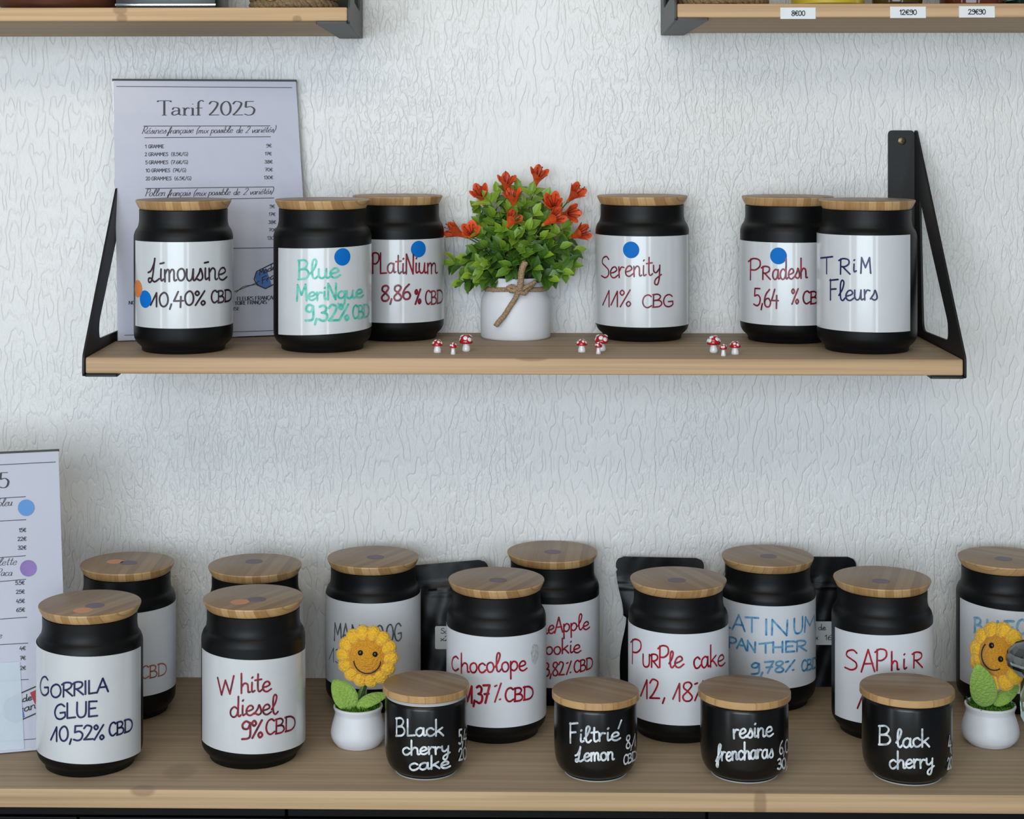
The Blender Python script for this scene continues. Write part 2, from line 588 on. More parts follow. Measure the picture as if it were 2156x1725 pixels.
# ------------------------------------------------------------------ handwriting: single-stroke letters
GLYPHS = {
    'a': (5.0, "4,4.2 2.5,5 .8,3.8 .5,1.5 1.8,0 3.4,1.2 4,4.5|4,4.8 4,1.5 4.4,.2 5.1,.6"),
    'b': (4.6, ".6,10 .6,5 .6,.3|.6,3 2,5 4,4 4,1.2 2.3,0 .6,1"),
    'c': (4.3, "3.8,4 2.5,5 .8,4 .5,2 1.5,.2 3,.2 4.2,1.3"),
    'd': (5.4, "4,3.8 2.3,5 .6,3.5 .6,1.2 2,0 3.6,1.2 4.2,5 4.3,10|4.2,6 4.2,1 4.8,.2 5.5,.8"),
    'e': (4.4, ".6,2.2 2.5,2.6 3.8,3.6 3,5 1.5,4.6 .5,2.6 1,.6 2.6,0 4.5,1.2"),
    'f': (3.7, "0,0 2,4 3.6,8.6 3,10 2,8.5 1.7,4 1.6,-2.4 .8,-3.4 .4,-2 2,1 3.8,3.2"),
    'g': (4.6, "4,4.2 2.3,5 .7,3.6 .8,1.4 2.2,.6 3.8,2 4,5|4,4.8 4,-1 3.4,-3.6 1.6,-4 .6,-2.8"),
    'h': (4.7, ".6,10 .6,5 .6,0|.6,3 2,4.9 3.5,4.3 3.8,2 3.9,.4 4.8,.4"),
    'i': (2.3, "1,5 .9,1.5 1.3,.2 2.3,.8|1.0,7.3 1.3,7.7"),
    'k': (4.3, ".6,10 .6,0|3.6,5 .8,2.4 2,2.6 4.1,.1"),
    'l': (3.3, ".3,2.5 2,5.5 2.8,8.8 2,10 1.2,8.5 1,4 1.3,.8 2.3,0 3.4,1.2"),
    'm': (6.2, ".5,5 .6,0|.6,3.2 1.6,5 2.6,4.4 2.7,0|2.7,3.2 3.8,5 4.9,4.4 5,1 5.5,.2 6.2,.6"),
    'n': (4.6, ".5,5 .6,0|.6,3.2 2,5 3.3,4.2 3.4,1 3.9,.2 4.6,.6"),
    'o': (4.5, "2.4,5 .9,4.2 .5,2.2 1.4,.2 3,.2 4,2 3.6,4.2 2.4,5"),
    'p': (4.6, ".6,5 .7,-4|.6,3 2,5 3.8,4.2 4,1.8 2.4,.2 .7,1"),
    'q': (4.6, "4,4.2 2.3,5 .7,3.6 .8,1.4 2.2,.3 3.8,2 4,5|4,4.8 4,-4"),
    'r': (3.5, ".5,5 .7,0|.7,2.8 1.8,4.8 3.2,4.6"),
    's': (3.7, "0,.6 1.7,3.2 2.3,5 3.2,2.6 3.2,.8 2,0 .8,.6"),
    't': (3.4, "1.6,9 1.5,2 2.2,.2 3.4,1|.2,6 3.2,6.3"),
    'u': (4.8, ".5,5 .5,1.6 1.6,.1 3,1.2 3.6,5|3.6,4.8 3.6,1 4.1,.2 4.9,.7"),
    'v': (4.0, ".3,5 1.2,2 1.9,0 3,2.6 3.6,5"),
    'x': (4.0, ".5,5 3.6,0|3.6,5 .4,0"),
    'y': (4.4, ".5,5 .7,2.2 2,1.6 3.6,3.4|3.8,5 3.5,-1 2.6,-4 1.2,-3.6 1.6,-1.6 4.6,.6"),
    'z': (4.0, ".4,5 3.6,5|3.6,5 .4,0|.4,0 3.8,0"),
    'A': (5.2, "0,0 2.6,10|2.6,10 5,0|1,3.6 4.3,3.6"),
    'B': (5.0, ".7,10 .6,0|.3,9.8 2.8,10 4,8.2 3,5.8 .8,5.2|.8,5.2 3.6,5 4.6,2.6 3.4,.4 .3,0"),
    'C': (5.0, "4.6,8.6 3.2,10 1.4,8.8 .5,5 1.2,1.4 2.8,0 4.8,1.4"),
    'D': (5.4, ".7,10 .6,0|.1,9.6 2.8,9.8 4.8,7.6 5,3.6 3.4,.8 .2,0"),
    'E': (4.5, "4,9.8 .7,10|.7,10 .6,0|.6,5.2 3.4,5.4|.6,0 4.2,.2"),
    'F': (4.5, ".6,10 .6,0|.3,9.6 4.4,10|.6,5.2 3.4,5.4"),
    'G': (5.2, "4.6,8.4 3.2,10 1.4,8.8 .5,5 1.2,1.2 3,0 4.8,1.6 4.8,4.2|2.8,4.2 4.9,4.4"),
    'H': (5.2, ".6,10 .6,0|4.4,10 4.4,0|.6,5 4.4,5"),
    'I': (1.8, ".8,10 .8,0"),
    'K': (4.8, ".6,10 .6,0|4.2,9 .8,4.6|1.6,5.4 4.4,0"),
    'L': (4.2, ".6,10 .6,0|.6,0 4,.2"),
    'M': (6.0, ".4,0 .8,10|.8,10 2.8,3.6|2.8,3.6 4.9,10|4.9,10 5.5,0"),
    'N': (5.2, ".5,0 .6,10|.6,10 4.4,0|4.4,0 4.6,10"),
    'O': (5.4, "2.7,10 1,8.4 .5,5 1.2,1.4 2.8,0 4.4,1.6 4.9,5 4.2,8.6 2.7,10"),
    'P': (4.6, ".8,10 .7,0|0,8.8 1.8,10.2 4,9.4 4.2,6.6 2.6,4.8 .8,4.8"),
    'R': (4.9, ".8,10 .7,0|0,9 1.8,10.2 4,9.4 4.2,6.8 2.6,5 .9,4.9|1.6,4.9 4.7,0"),
    'S': (4.6, "4.2,8.6 3,10 1.2,9.2 .9,7 2.4,5.4 4,3.6 4,1.2 2.4,0 .3,1"),
    'T': (5.2, "2.6,9.6 2.6,0|0,9.2 5.2,10"),
    'U': (5.0, ".6,10 .6,3 1.6,.2 3.4,.4 4.3,3 4.4,10"),
    'V': (5.0, ".3,10 2.4,0|2.4,0 4.6,10"),
    'W': (6.4, ".2,10 1.6,0|1.6,0 3,8|3,8 4.6,0|4.6,0 6,10"),
    'Y': (5.0, ".3,10 2.4,5.2|4.6,10 2.4,5.2|2.4,5.2 2.3,0"),
    'Ł': (5.2, "0,4.2 1.4,5 2.8,8 3.2,10|3.2,10 2.2,3 1.4,.4 .3,.2 .2,1.6 1.4,1.7 3,.2 5.4,1.4"),
    '0': (4.7, "2.4,10 .9,8 .5,4.6 1.2,1 2.6,0 3.9,2 4.2,5.6 3.6,8.8 2.4,10"),
    '1': (3.4, "0,1.2 2.6,9.8|2.6,9.8 2.6,0"),
    '|': (2.4, ".2,7.6 1.5,10|1.5,10 1.5,0"),
    '2': (4.6, ".4,8 1.6,10 3.6,9 3.4,6.4 1.8,2.4 .4,.1|.4,.1 4.4,.2"),
    '3': (4.4, ".6,9.2 2.2,10 3.6,8.4 3,6 1.6,5.4|1.6,5.4 3.8,4.4 3.8,1.4 2.2,0 .3,1"),
    '4': (4.7, "2.2,10 .3,3.4|.3,3.4 4.4,3.4|3.4,6.4 3.2,-1.2"),
    '5': (4.5, "4,10 1,10|1,10 .8,5.6|.8,5.6 2.8,6.2 4.2,4.2 3.6,1 2,0 .3,.8"),
    '6': (4.6, "3.6,10 1.4,7 .5,3 1.4,.2 3.4,.2 4.2,2.6 3,4.8 1.2,4.2 .6,2.6"),
    '7': (4.5, ".3,10 4.2,10|4.2,10 1.6,0|1,5 3.6,5.2"),
    '8': (4.6, "2.4,5.2 .9,7 1.2,9.4 3,10 4,8.2 2.4,5.2 .6,2.6 1.2,.2 3.2,0 4.2,2.2 2.4,5.2"),
    '9': (4.5, "3.8,9 2.2,10 .8,8.2 1.2,6 3,5.8 4,8.6|4,9 4,2 3,.2 .6,0"),
    '%': (5.0, "4.4,10 .4,0|1.2,10 .3,8.6 1.1,7 2,8.4 1.2,10|3.8,3 2.9,1.6 3.6,0 4.6,1.4 3.8,3"),
    '¼': (5.0, "4.6,10 .6,0|.6,8.8 1.8,9.2|3.7,1 4.2,1.2"),
    ',': (1.8, "1,1.2 .3,-2.2"),
    '.': (1.6, ".7,.1 .9,.5"),
    '(': (2.6, "2.2,11 .9,8 .6,4 1.6,-1.6"),
    ')': (2.6, ".6,11 1.8,8 2,4 .6,-1.6"),
    '/': (3.8, ".2,-1 3.6,11"),
    '-': (3.2, ".2,7.6 3.0,8.2"),
    '€': (4.8, "4.4,8.6 3.2,10 1.6,8.8 1,5 1.7,1.2 3.2,0 4.5,1.2|0,6.2 3.4,6.2|0,4 3.2,4"),
    ' ': (3.0, ""),
    'é': (4.4, ".6,2.2 2.5,2.6 3.8,3.6 3,5 1.5,4.6 .5,2.6 1,.6 2.6,0 4.5,1.2|2.2,6.4 3.6,8"),
    'É': (4.6, ".6,2.2 2.5,2.6 3.8,3.6 3,5 1.5,4.6 .5,2.6 1,.6 2.6,0 4.5,1.2|3.6,7.4 5.0,12.4"),
    'è': (4.4, ".6,2.2 2.5,2.6 3.8,3.6 3,5 1.5,4.6 .5,2.6 1,.6 2.6,0 4.5,1.2|1.6,8 2.8,6.4"),
    'ç': (4.3, "3.8,4 2.5,5 .8,4 .5,2 1.5,.2 3,.2 4.2,1.3|2.3,0 2.8,-1.4 1.6,-2.2"),
    'Ç': (5.0, "4.6,8.6 3.2,10 1.4,8.8 .5,5 1.2,1.4 2.8,0 4.8,1.4|2.8,0 3.2,-1.6 2,-2.4"),
    'ī': (2.3, "1,5 .9,1.5 1.3,.2 2.3,.8|.6,7.3 2.4,7.6"),
    # upright serif capitals / text for the printed heading
    'α': (4.6, ".6,4 1.4,5.2 3,5 3.5,3.6 3.5,.8 4.4,.1|3.5,3.2 1.4,2.7 .5,1.3 1.4,0 3.5,1.2|.55,4 .8,4.2"),
    'ρ': (3.6, "1.2,5 1.2,0|.2,0 2.2,0|.2,5 1.2,5|1.2,3.4 2.4,5.1 3.4,4.7"),
    'ι': (2.2, "1.1,5 1.1,0|.2,0 2.0,0|.2,5 1.1,5|1.0,7.6 1.2,7.8"),
    'φ': (3.4, "3.6,9.6 2.6,10.3 1.5,9.2 1.3,7 1.3,0|.3,0 2.3,0|.2,5 3,5"),
    'τ': (5.6, "2.8,10 2.8,0|1.8,0 3.8,0|.1,9.3 .4,10 5.2,10 5.5,9.3"),
}


def catmull(pts, n=6):
    if len(pts) < 3:
        (x0, y0), (x1, y1) = pts
        return [(x0 + (x1 - x0) * k / n, y0 + (y1 - y0) * k / n) for k in range(n + 1)]
    P = [(2 * pts[0][0] - pts[1][0], 2 * pts[0][1] - pts[1][1])] + pts + [(2 * pts[-1][0] - pts[-2][0], 2 * pts[-1][1] - pts[-2][1])]
    if pts[0] == pts[-1]:
        P[0], P[-1] = pts[-2], pts[1]
    out = []
    for i in range(1, len(P) - 2):
        p0, p1, p2, p3 = P[i - 1], P[i], P[i + 1], P[i + 2]
        for k in range(n):
            t = k / n
            out.append(tuple(0.5 * (2 * b + (c - a) * t + (2 * a - 5 * b + 4 * c - d) * t * t + (3 * b - a - 3 * c + d) * t ** 3)
                             for a, b, c, d in zip(p0, p1, p2, p3)))
    out.append(pts[-1])
    return out


PARSED = {}


def glyph(ch):
    if ch not in PARSED:
        w, s = GLYPHS[ch]
        PARSED[ch] = (w, [[tuple(float(q) for q in p.split(',')) for p in st.split()] for st in s.split('|') if st])
    return PARSED[ch]


def word(text, x0, y0, x1, y1, H, slant=0.0, jit=0.25, rnd=None):
    """strokes of a word, as polylines in photograph pixels; baseline (x0,y0)-(x1,y1), capital height H"""
    rnd = rnd or random.Random(hash(text) % 1000 if False else sum(ord(c) * (i + 3) for i, c in enumerate(text)))
    tot = sum(glyph(c)[0] for c in text)
    k = (x1 - x0) / tot
    out, cx = [], 0.0
    for ch in text:
        w, sts = glyph(ch)
        dy = rnd.uniform(-jit, jit)
        sc = 1 + rnd.uniform(-jit, jit) * 0.12
        for st in sts:
            line = []
            for (gx, gy) in catmull(st):
                ux = (cx + gx + slant * gy * 0.1) * k
                f = ux / (x1 - x0)
                line.append((x0 + ux, y0 + (y1 - y0) * f - (gy * sc + dy) * H / 10.0))
            out.append(line)
        cx += w
    return out


def ribbon(line, w, nib=None, caps=True):
    """flat ink stroke: 2D strip with rounded ends. nib=(thin,thick): broad-nib contrast"""
    pts = [line[0]]
    for p in line[1:]:
        if math.hypot(p[0] - pts[-1][0], p[1] - pts[-1][1]) > w * 0.12:
            pts.append(p)
    if len(pts) < 2:
        pts.append((pts[0][0] + w * 0.2, pts[0][1]))
    vs, fs = [], []
    n = len(pts)
    for i, p in enumerate(pts):
        a, b = pts[max(0, i - 1)], pts[min(n - 1, i + 1)]
        tx, ty = b[0] - a[0], b[1] - a[1]
        L = math.hypot(tx, ty) or 1
        tx, ty = tx / L, ty / L
        hw = w / 2
        if nib:
            hw = 0.5 * (nib[0] + (nib[1] - nib[0]) * abs(ty) ** 1.5)
        vs += [(p[0] - ty * hw, p[1] + tx * hw), (p[0] + ty * hw, p[1] - tx * hw)]
        if i:
            fs.append((2 * i - 2, 2 * i - 1, 2 * i + 1, 2 * i))
    if caps and not nib:
        for e, sgn in ((0, -1), (n - 1, 1)):
            p = pts[e]
            a, b = (pts[1], pts[0]) if e == 0 else (pts[-2], pts[-1])
            ang = math.atan2(b[1] - a[1], b[0] - a[0])
            o = len(vs)
            m = 6
            vs.append(p)
            for q in range(m + 1):
                t = ang - PI / 2 + PI * q / m
                vs.append((p[0] + math.cos(t) * w / 2, p[1] + math.sin(t) * w / 2))
            for q in range(m):
                fs.append((o, o + 1 + q, o + 2 + q))
    return vs, fs


# ------------------------------------------------------------------ the setting
Z_COUNTER = CAM.z - 0.632
Z_SHELF = CAM.z - 0.240
structure('wall_back', MB().box(-2.6, 2.6, 0.0, 0.12, 0.0, 2.7).mesh('wall_back', 0), M['wall'])
structure('ceiling', MB().box(-2.6, 2.6, -3.6, 0.0, 2.7, 2.78).mesh('ceiling', 0), M['ceiling'])  # unseen ceiling, added to keep skylight off shelf and lid tops
structure('floor', MB().box(-2.6, 2.6, -5.5, 0.12, -0.05, 0.0).mesh('floor', 0), M['floor'])

# countertop on black cabinets
cd_front = 1.699
cy0 = CAM.y + cd_front
k1 = on_z(380, 1625, Z_COUNTER)
k2 = on_z(300, 1664, Z_COUNTER)
k3 = on_z(1600, 1690, Z_COUNTER - 0.009)
ct = empty('countertop', (0, 0, Z_COUNTER - 0.018), 'long pine countertop along the wall under the lower rows of jars', 'countertop')
me = MB().box(-1.5, 1.5, cy0, 0.0, 0, 0.018).mesh('board', 40, 0.0012, 2)
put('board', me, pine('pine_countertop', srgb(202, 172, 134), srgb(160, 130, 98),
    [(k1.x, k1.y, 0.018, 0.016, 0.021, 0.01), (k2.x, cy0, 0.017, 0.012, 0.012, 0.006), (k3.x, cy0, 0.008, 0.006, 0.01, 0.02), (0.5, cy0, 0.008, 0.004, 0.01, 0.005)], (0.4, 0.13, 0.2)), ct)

seams = [(-280, 603), (603, 1487), (1487, 2371)]
cab_lab = ['black cabinet under the left third of the pine countertop', 'black cabinet under the middle of the pine countertop',
           'black cabinet under the right third of the pine countertop']
for i, (a, b) in enumerate(seams):
    xa, xb = XY(a, 1.715)[0] + 0.0012, XY(b, 1.715)[0] - 0.0012
    e = empty('base_cabinet', ((xa + xb) / 2, 0, 0), cab_lab[i], 'cabinet', 'black cabinets under the countertop')
    hw = (xb - xa) / 2
    top = Z_COUNTER - 0.018
    put('body', MB().box(-hw, hw, cy0 + 0.034, -0.002, 0.0, top).mesh('body', 0, 0.001), M['cabinet'], e)
    put('top_rail', MB().box(-hw, hw, cy0 + 0.014, cy0 + 0.0338, top - 0.012, top - 0.0002).mesh('top_rail', 0, 0.0008), M['cabinet'], e)
    for s in (0, 1):
        d = MB().box(-hw + 0.001 + s * hw, hw * s - 0.001, cy0 + 0.014, cy0 + 0.0338, 0.08, top - 0.014).mesh('door', 0, 0.001)
        dd = put('door', d, M['cabinet'], e)
        hx = -0.02 if s == 0 else 0.02
        put('handle', MB().tube([(hx, cy0 + 0.002, top - 0.30), (hx, cy0 + 0.002, top - 0.15)], 0.005, 10).box(hx - 0.003, hx + 0.003, cy0 + 0.002, cy0 + 0.016, top - 0.29, top - 0.284).box(hx - 0.003, hx + 0.003, cy0 + 0.002, cy0 + 0.016, top - 0.166, top - 0.16).mesh('handle'), M['grey_and_lit_steel'], dd)


# ------------------------------------------------------------------ shelves and brackets
def plank(name, xa, xb, depth, thick, loc, rotx, mat, label):
    me = MB().box(xa, xb, -depth, 0, 0, thick).mesh(name, 40, 0.0018, 3)
    o = put(name, me, mat, None, loc, (rotx, 0, 0))
    o['kind'] = 'thing'
    return tag(o, label, 'shelf', 'pine wall shelves')


D_FRONT = 1.821
sh_depth = (CAM.y + D_FRONT) * -1
xl, xr = XY(176, D_FRONT)[0], XY(2024, D_FRONT)[0]
T_MID = 0.0165
mid = plank('plank_shelf', xl, xr, sh_depth - 0.0006, T_MID, (0, -0.0006, Z_SHELF - T_MID), 0,
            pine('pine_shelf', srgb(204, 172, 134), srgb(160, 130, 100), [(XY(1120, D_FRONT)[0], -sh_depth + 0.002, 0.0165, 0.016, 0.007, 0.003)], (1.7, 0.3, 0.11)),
            'long pine shelf in the middle holding six tall black jars')
TILT = math.radians(-2.8)
UP_D = 0.167
T_UP = 0.0145
z_ul = on_y(400, 77, 0).z
z_ur = on_y(1450, 70, 0).z
xul = XY(731, 1.876)[0]
xur = XY(1425, 1.876)[0]
up_l = plank('plank_shelf', xul - 0.80, xul, UP_D, T_UP, (0, -0.001, z_ul), TILT,
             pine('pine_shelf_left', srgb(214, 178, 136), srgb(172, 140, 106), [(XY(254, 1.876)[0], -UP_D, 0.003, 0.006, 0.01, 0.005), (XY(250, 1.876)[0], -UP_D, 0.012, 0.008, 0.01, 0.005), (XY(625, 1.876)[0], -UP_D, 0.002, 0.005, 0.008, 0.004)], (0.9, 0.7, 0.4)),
             'pine shelf at the top left corner, rope basket on it')
up_r = plank('plank_shelf', xur, xur + 0.80, UP_D, T_UP, (0, -0.001, z_ur), TILT,
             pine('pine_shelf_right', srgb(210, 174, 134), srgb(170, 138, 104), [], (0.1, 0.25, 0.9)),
             'pine shelf at the top right with three white price tags')


def rounded(poly, r, n=4):
    out = []
    m = len(poly)
    for i in range(m):
        p, a, b = Vector(poly[i]), Vector(poly[i - 1]), Vector(poly[(i + 1) % m])
        u, v = (a - p), (b - p)
        rr = min(r, u.length * 0.45, v.length * 0.45)
        s, e = p + u.normalized() * rr, p + v.normalized() * rr
        for k in range(n + 1):
            t = k / n
            q = s * (1 - t) ** 2 + p * 2 * t * (1 - t) + e * t * t
            out.append((q.x, q.y))
    return out


def framed_plate(outer, inner, x0, x1):
    """triangular plate with a triangular cut-out; both outlines have the same count"""
    n = len(outer)
    mb = MB()
    vs = []
    for x in (x0, x1):
        for ring in (outer, inner):
            vs += [(x, p[0], p[1]) for p in ring]
    fs = []
    for i in range(n):
        j = (i + 1) % n
        fs.append((i, j, n + j, n + i))
        fs.append((2 * n + i, 3 * n + i, 3 * n + j, 2 * n + j))
        fs.append((i, 2 * n + i, 2 * n + j, j))
        fs.append((n + i, n + j, 3 * n + j, 3 * n + i))
    return mb.add(vs, fs)


def bracket(x, side, loc_z, depth, thick, height, rotx, mat, label, flange_low=0.0):
    """side=+1: plate outside the right end, flange and lip point left (-x)"""
    e = empty('shelf_bracket', (x, -0.0008, loc_z), label, 'bracket', 'black steel shelf brackets', (rotx, 0, 0))
    s = side
    t = 0.0028
    d = depth
    lipw = 0.033
    # all in local: y 0 (wall) .. -d, z 0 = shelf underside
    outer = [(-0.0004, -t), (-d - 0.001, -t), (-d - 0.001, thick + 0.001), (-0.008, thick + height), (-0.0004, thick + height)]
    inner = [(-0.040, thick + 0.008), (-d * 0.70, thick + 0.011), (-d * 0.70, thick + height * 0.125), (-0.028, thick + height * 0.665), (-0.026, thick + height * 0.66)]
    o2 = rounded(outer, 0.004, 4)
    i2 = rounded(inner, 0.012, 4)
    x0, x1 = (0.0006, t) if s > 0 else (-t, -0.0006)
    put('side_plate', framed_plate(o2, i2, x0, x1).mesh('side_plate', 30), mat, e)
    w0, w1 = sorted((0.0004 * s, -s * 0.029))
    fl = rounded([(w0, thick + flange_low), (w1, thick + flange_low), (w1, thick + height), (w0, thick + height)], 0.005, 4)
    if s < 0:
        fl = rounded([(w0, thick + flange_low), (w1, thick + flange_low), (w1, thick + height), (w0, thick + height)], 0.005, 4)
    put('wall_flange', MB().prism(fl, 1, -t, 0.0).mesh('wall_flange', 30), M['steel'], e)
    lip = [(0.0004 * s, -0.002), (0.0004 * s, -d - 0.001), (-s * lipw, -d - 0.001), (-s * lipw * 0.70, -0.002)]
    put('shelf_lip', MB().prism(rounded(lip, 0.003, 3), 2, -t, -0.0004).mesh('shelf_lip', 30), mat, e)
    sz = thick + height - 0.012
    sc = MB().lathe([(0.0001, 0.0012), (0.003, 0.0010), (0.0046, 0.0002), (0.0046, -0.0006)], 20)
    sc.v = [(a - s * 0.0135, -t - c, b + sz) for (a, b, c) in sc.v]
    scr = put('screw', sc.mesh('screw'), M['screw'], e)
    cx = MB().box(-s * 0.0135 - 0.0022, -s * 0.0135 + 0.0022, -t - 0.0016, -t - 0.0008, sz - 0.0004, sz + 0.0004).box(-s * 0.0135 - 0.0004, -s * 0.0135 + 0.0004, -t - 0.0016, -t - 0.0008, sz - 0.0022, sz + 0.0022)
    put('slot', cx.mesh('slot', 0), M['print_black'], scr)
    return e


bracket(xr, 1, Z_SHELF - T_MID, sh_depth, T_MID, 0.229, 0, M['steel'], 'triangular black bracket at the right end of the middle shelf')
bracket(xl, -1, Z_SHELF - T_MID, sh_depth, T_MID, 0.229, 0, M['steel'], 'triangular black bracket behind the price sheet, left end of middle shelf')
bracket(xul, 1, z_ul, UP_D, T_UP, 0.229, TILT, M['grey_and_lit_steel'], 'black bracket, painted as lit from below, at the right end of the upper left shelf', 0.012)
bracket(xur, -1, z_ur, UP_D, T_UP, 0.229, TILT, M['grey_and_lit_steel'], 'black bracket, painted as lit from below, at the left end of the upper right shelf', 0.012)

# price tags on the front edge of the upper right shelf
def shelf_front(px, py):
    """point on the tilted front face of the upper right shelf, in its own coordinates"""
    inv = up_r.matrix_basis.inverted()
    o = inv @ CAM
    v = inv.to_3x3() @ (FWD + RGT * ((px - PX0) / F) - UP * ((py - PY0) / F))
    t = (-UP_D - o.y) / v.y
    return o + v * t


for (a, b, y0, y1, txt, tx0, tx1, tb) in [(1643, 1717, 16, 40, '8€00', 1666, 1695, 33), (1874, 1949, 14, 38, '|2€90', 1894, 1930, 31), (2019, 2094, 13, 37, '29€90', 2038, 2075, 30)]:
    p, q = shelf_front(a, y1), shelf_front(b, y0)
    yf = -UP_D
    tg = put('price_tag', MB().box(p.x, q.x, yf - 0.0006, yf - 0.0001, p.z, q.z).mesh('price_tag', 0), M['tag_paper'], up_r)
    mb = MB()
    for st in word(txt, tx0, tb, tx1, tb, 10.0, jit=0):
        vs, fs = ribbon(st, 1.8)
        pts = [shelf_front(*v) for v in vs]
        mb.add([(u.x, yf - 0.0009, u.z) for u in pts], fs)
    put('lettering', mb.mesh('lettering', 0, fix=False), M['print_black'], tg)


# ------------------------------------------------------------------ jars
def smooth_prof(pts, n=5):
    return [(max(r, 0.0), z) for r, z in catmull([tuple(p) for p in pts], n)]


JR = 0.0515
jar_prof = [(0.0001, 0.0), (0.0415, 0.0), (0.0430, 0.0010), (0.0434, 0.0042), (0.0444, 0.0056)] + \
    smooth_prof([(0.0444, 0.0056), (0.0482, 0.0092), (0.0508, 0.0140), (JR, 0.0205)], 4)[1:] + \
    [(JR, 0.05), (JR, 0.09), (JR, 0.1165)] + \
    smooth_prof([(JR, 0.1165), (0.0513, 0.1205), (0.0497, 0.1255), (0.0473, 0.1292), (0.0461, 0.1340)], 4)[1:] + \
    [(0.0459, 0.138), (0.0460, 0.1472), (0.0448, 0.1476), (0.0001, 0.1476)]
JAR_ME = MB().lathe(jar_prof, 96).mesh('body', 50)
JAR_ME.materials.append(M['jar'])
lid_prof = [(0.0001, 0.0), (0.0452, 0.0), (0.0460, 0.0006), (0.0474, 0.0030), (0.0492, 0.0066), (0.0498, 0.0082), (0.0496, 0.0092), (0.0488, 0.0096), (0.0001, 0.0096)]
LID_ME = MB().lathe(lid_prof, 96).mesh('lid', 30)
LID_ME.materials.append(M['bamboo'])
LID_Z = 0.1478


class Cyl:
    """the curved side of a jar: photograph pixel -> (arc length, height) -> point"""
    def __init__(self, x, y, z, R):
        self.x, self.y, self.z, self.R = x, y, z, R

    def uv(self, px, py):
        v = FWD + RGT * ((px - PX0) / F) - UP * ((py - PY0) / F)
        ox, oy = CAM.x - self.x, CAM.y - self.y
        a = v.x ** 2 + v.y ** 2
        b = ox * v.x + oy * v.y
        c = ox * ox + oy * oy - self.R ** 2
        disc = b * b - a * c
        t = (-b - math.sqrt(disc)) / a if disc > 0 else -b / a
        hx, hy = ox + v.x * t, oy + v.y * t
        th = math.atan2(hx, -hy)
        return th * self.R, CAM.z + v.z * t - self.z

    def pt(self, u, v, off):
        th = u / self.R
        r = self.R + off
        return (r * math.sin(th), -r * math.cos(th), v)


def wrap_disc(cyl, u0, v0, r, off, seg=36):
    mb = MB()
    vs = [cyl.pt(u0, v0, off)]
    fs = []
    rings = 5
    for i in range(1, rings + 1):
        for k in range(seg):
            a = 2 * PI * k / seg
            vs.append(cyl.pt(u0 + r * i / rings * math.cos(a), v0 + r * i / rings * math.sin(a), off))
    for k in range(seg):
        fs.append((0, 1 + k, 1 + (k + 1) % seg))
        for i in range(rings - 1):
            a, b = 1 + i * seg, 1 + (i + 1) * seg
            fs.append((a + k, b + k, b + (k + 1) % seg, a + (k + 1) % seg))
    return mb.add(vs, fs)


def writing(cyl, words, w, off, slant=0.0):
    mb = MB()
    for args in words:
        ww = w
        if len(args) == 7:
            ww = args[6]
        for st in word(*args[:6], slant=slant):
            line = [cyl.uv(*p) for p in st]
            vs, fs = ribbon(line, ww)
            mb.add([cyl.pt(a, b, off) for a, b in vs], fs)
    return mb


def wrap_label(cyl, lab, off=0.0003):
    """lab: (left px or None, right px or None, (x,y) of two top-edge points, two bottom-edge points)"""
    l, r, top, bot = lab
    R = cyl.R
    tu = [cyl.uv(*p) for p in top]
    bu = [cyl.uv(*p) for p in bot]

    def lin(q, u):
        if len(q) == 1:
            return q[0][1]
        (u0, v0), (u1, v1) = q
        return v0 + (v1 - v0) * (u - u0) / (u1 - u0)
    ymid = (top[0][1] + bot[0][1]) / 2
    u0 = cyl.uv(l, ymid)[0] if l else -R * 1.75
    u1 = cyl.uv(r, ymid)[0] if r else R * 1.75
    n = 56
    vs, fs = [], []
    for i in range(n + 1):
        u = u0 + (u1 - u0) * i / n
        vs += [cyl.pt(u, lin(bu, u), off), cyl.pt(u, lin(tu, u), off), cyl.pt(u, lin(bu, u), 0.00005), cyl.pt(u, lin(tu, u), 0.00005)]
        if i:
            a, b = 4 * i - 4, 4 * i
            fs += [(a, b, b + 1, a + 1), (a + 2, a + 3, b + 3, b + 2), (a + 1, b + 1, b + 3, a + 3), (a, a + 2, b + 2, b)]
    return MB().add(vs, fs)


DOT_Z = 0.00975


def make_jar(px, D, z, label, lab, words, inkm, pen=0.0018, dots=(), liddots=(), paper='paper', lidrot=None, group='tall black jars with bamboo lids', slant=0.0):
    x, y = XY(px, D)
    e = empty('storage_jar', (x, y, z), label, 'jar', group)
    put('body', JAR_ME, None, e)
    lr = lidrot if lidrot is not None else random.uniform(-0.6, 0.6)
    lid = put('lid', LID_ME, None, e, (0, 0, LID_Z), (0, 0, lr))
    for (dx, dy, mk) in liddots:
        p = on_z(dx, dy, z + LID_Z + 0.0098)
        q = Matrix.Rotation(-lr, 3, 'Z') @ Vector((p.x - x, p.y - y, 0))
        put('dot_sticker', MB().lathe([(0.0001, 0.00965), (0.0093, 0.00965), (0.0093, 0.0098), (0.0001, 0.0098)], 40, q.x, q.y).mesh('dot_sticker', 30), M[mk], lid)
    if lab:
        cyl = Cyl(x, y, z, JR)
        L = put('label', wrap_label(cyl, lab).mesh('label', 40), M[paper], e)
        L['label'] = 'glossy white paper label' if paper == 'paper' else 'plain white paper label'
        for (dx, dy, mk) in dots:
            u, v = cyl.uv(dx, dy)
            put('dot_sticker', wrap_disc(cyl, u, v, 0.0090, 0.00055).mesh('dot_sticker', 60, fix=False), M[mk], L)
        if words:
            put('handwriting', writing(cyl, words, pen, 0.00075, slant).mesh('handwriting', 60, fix=False), M[inkm], L)
    return e


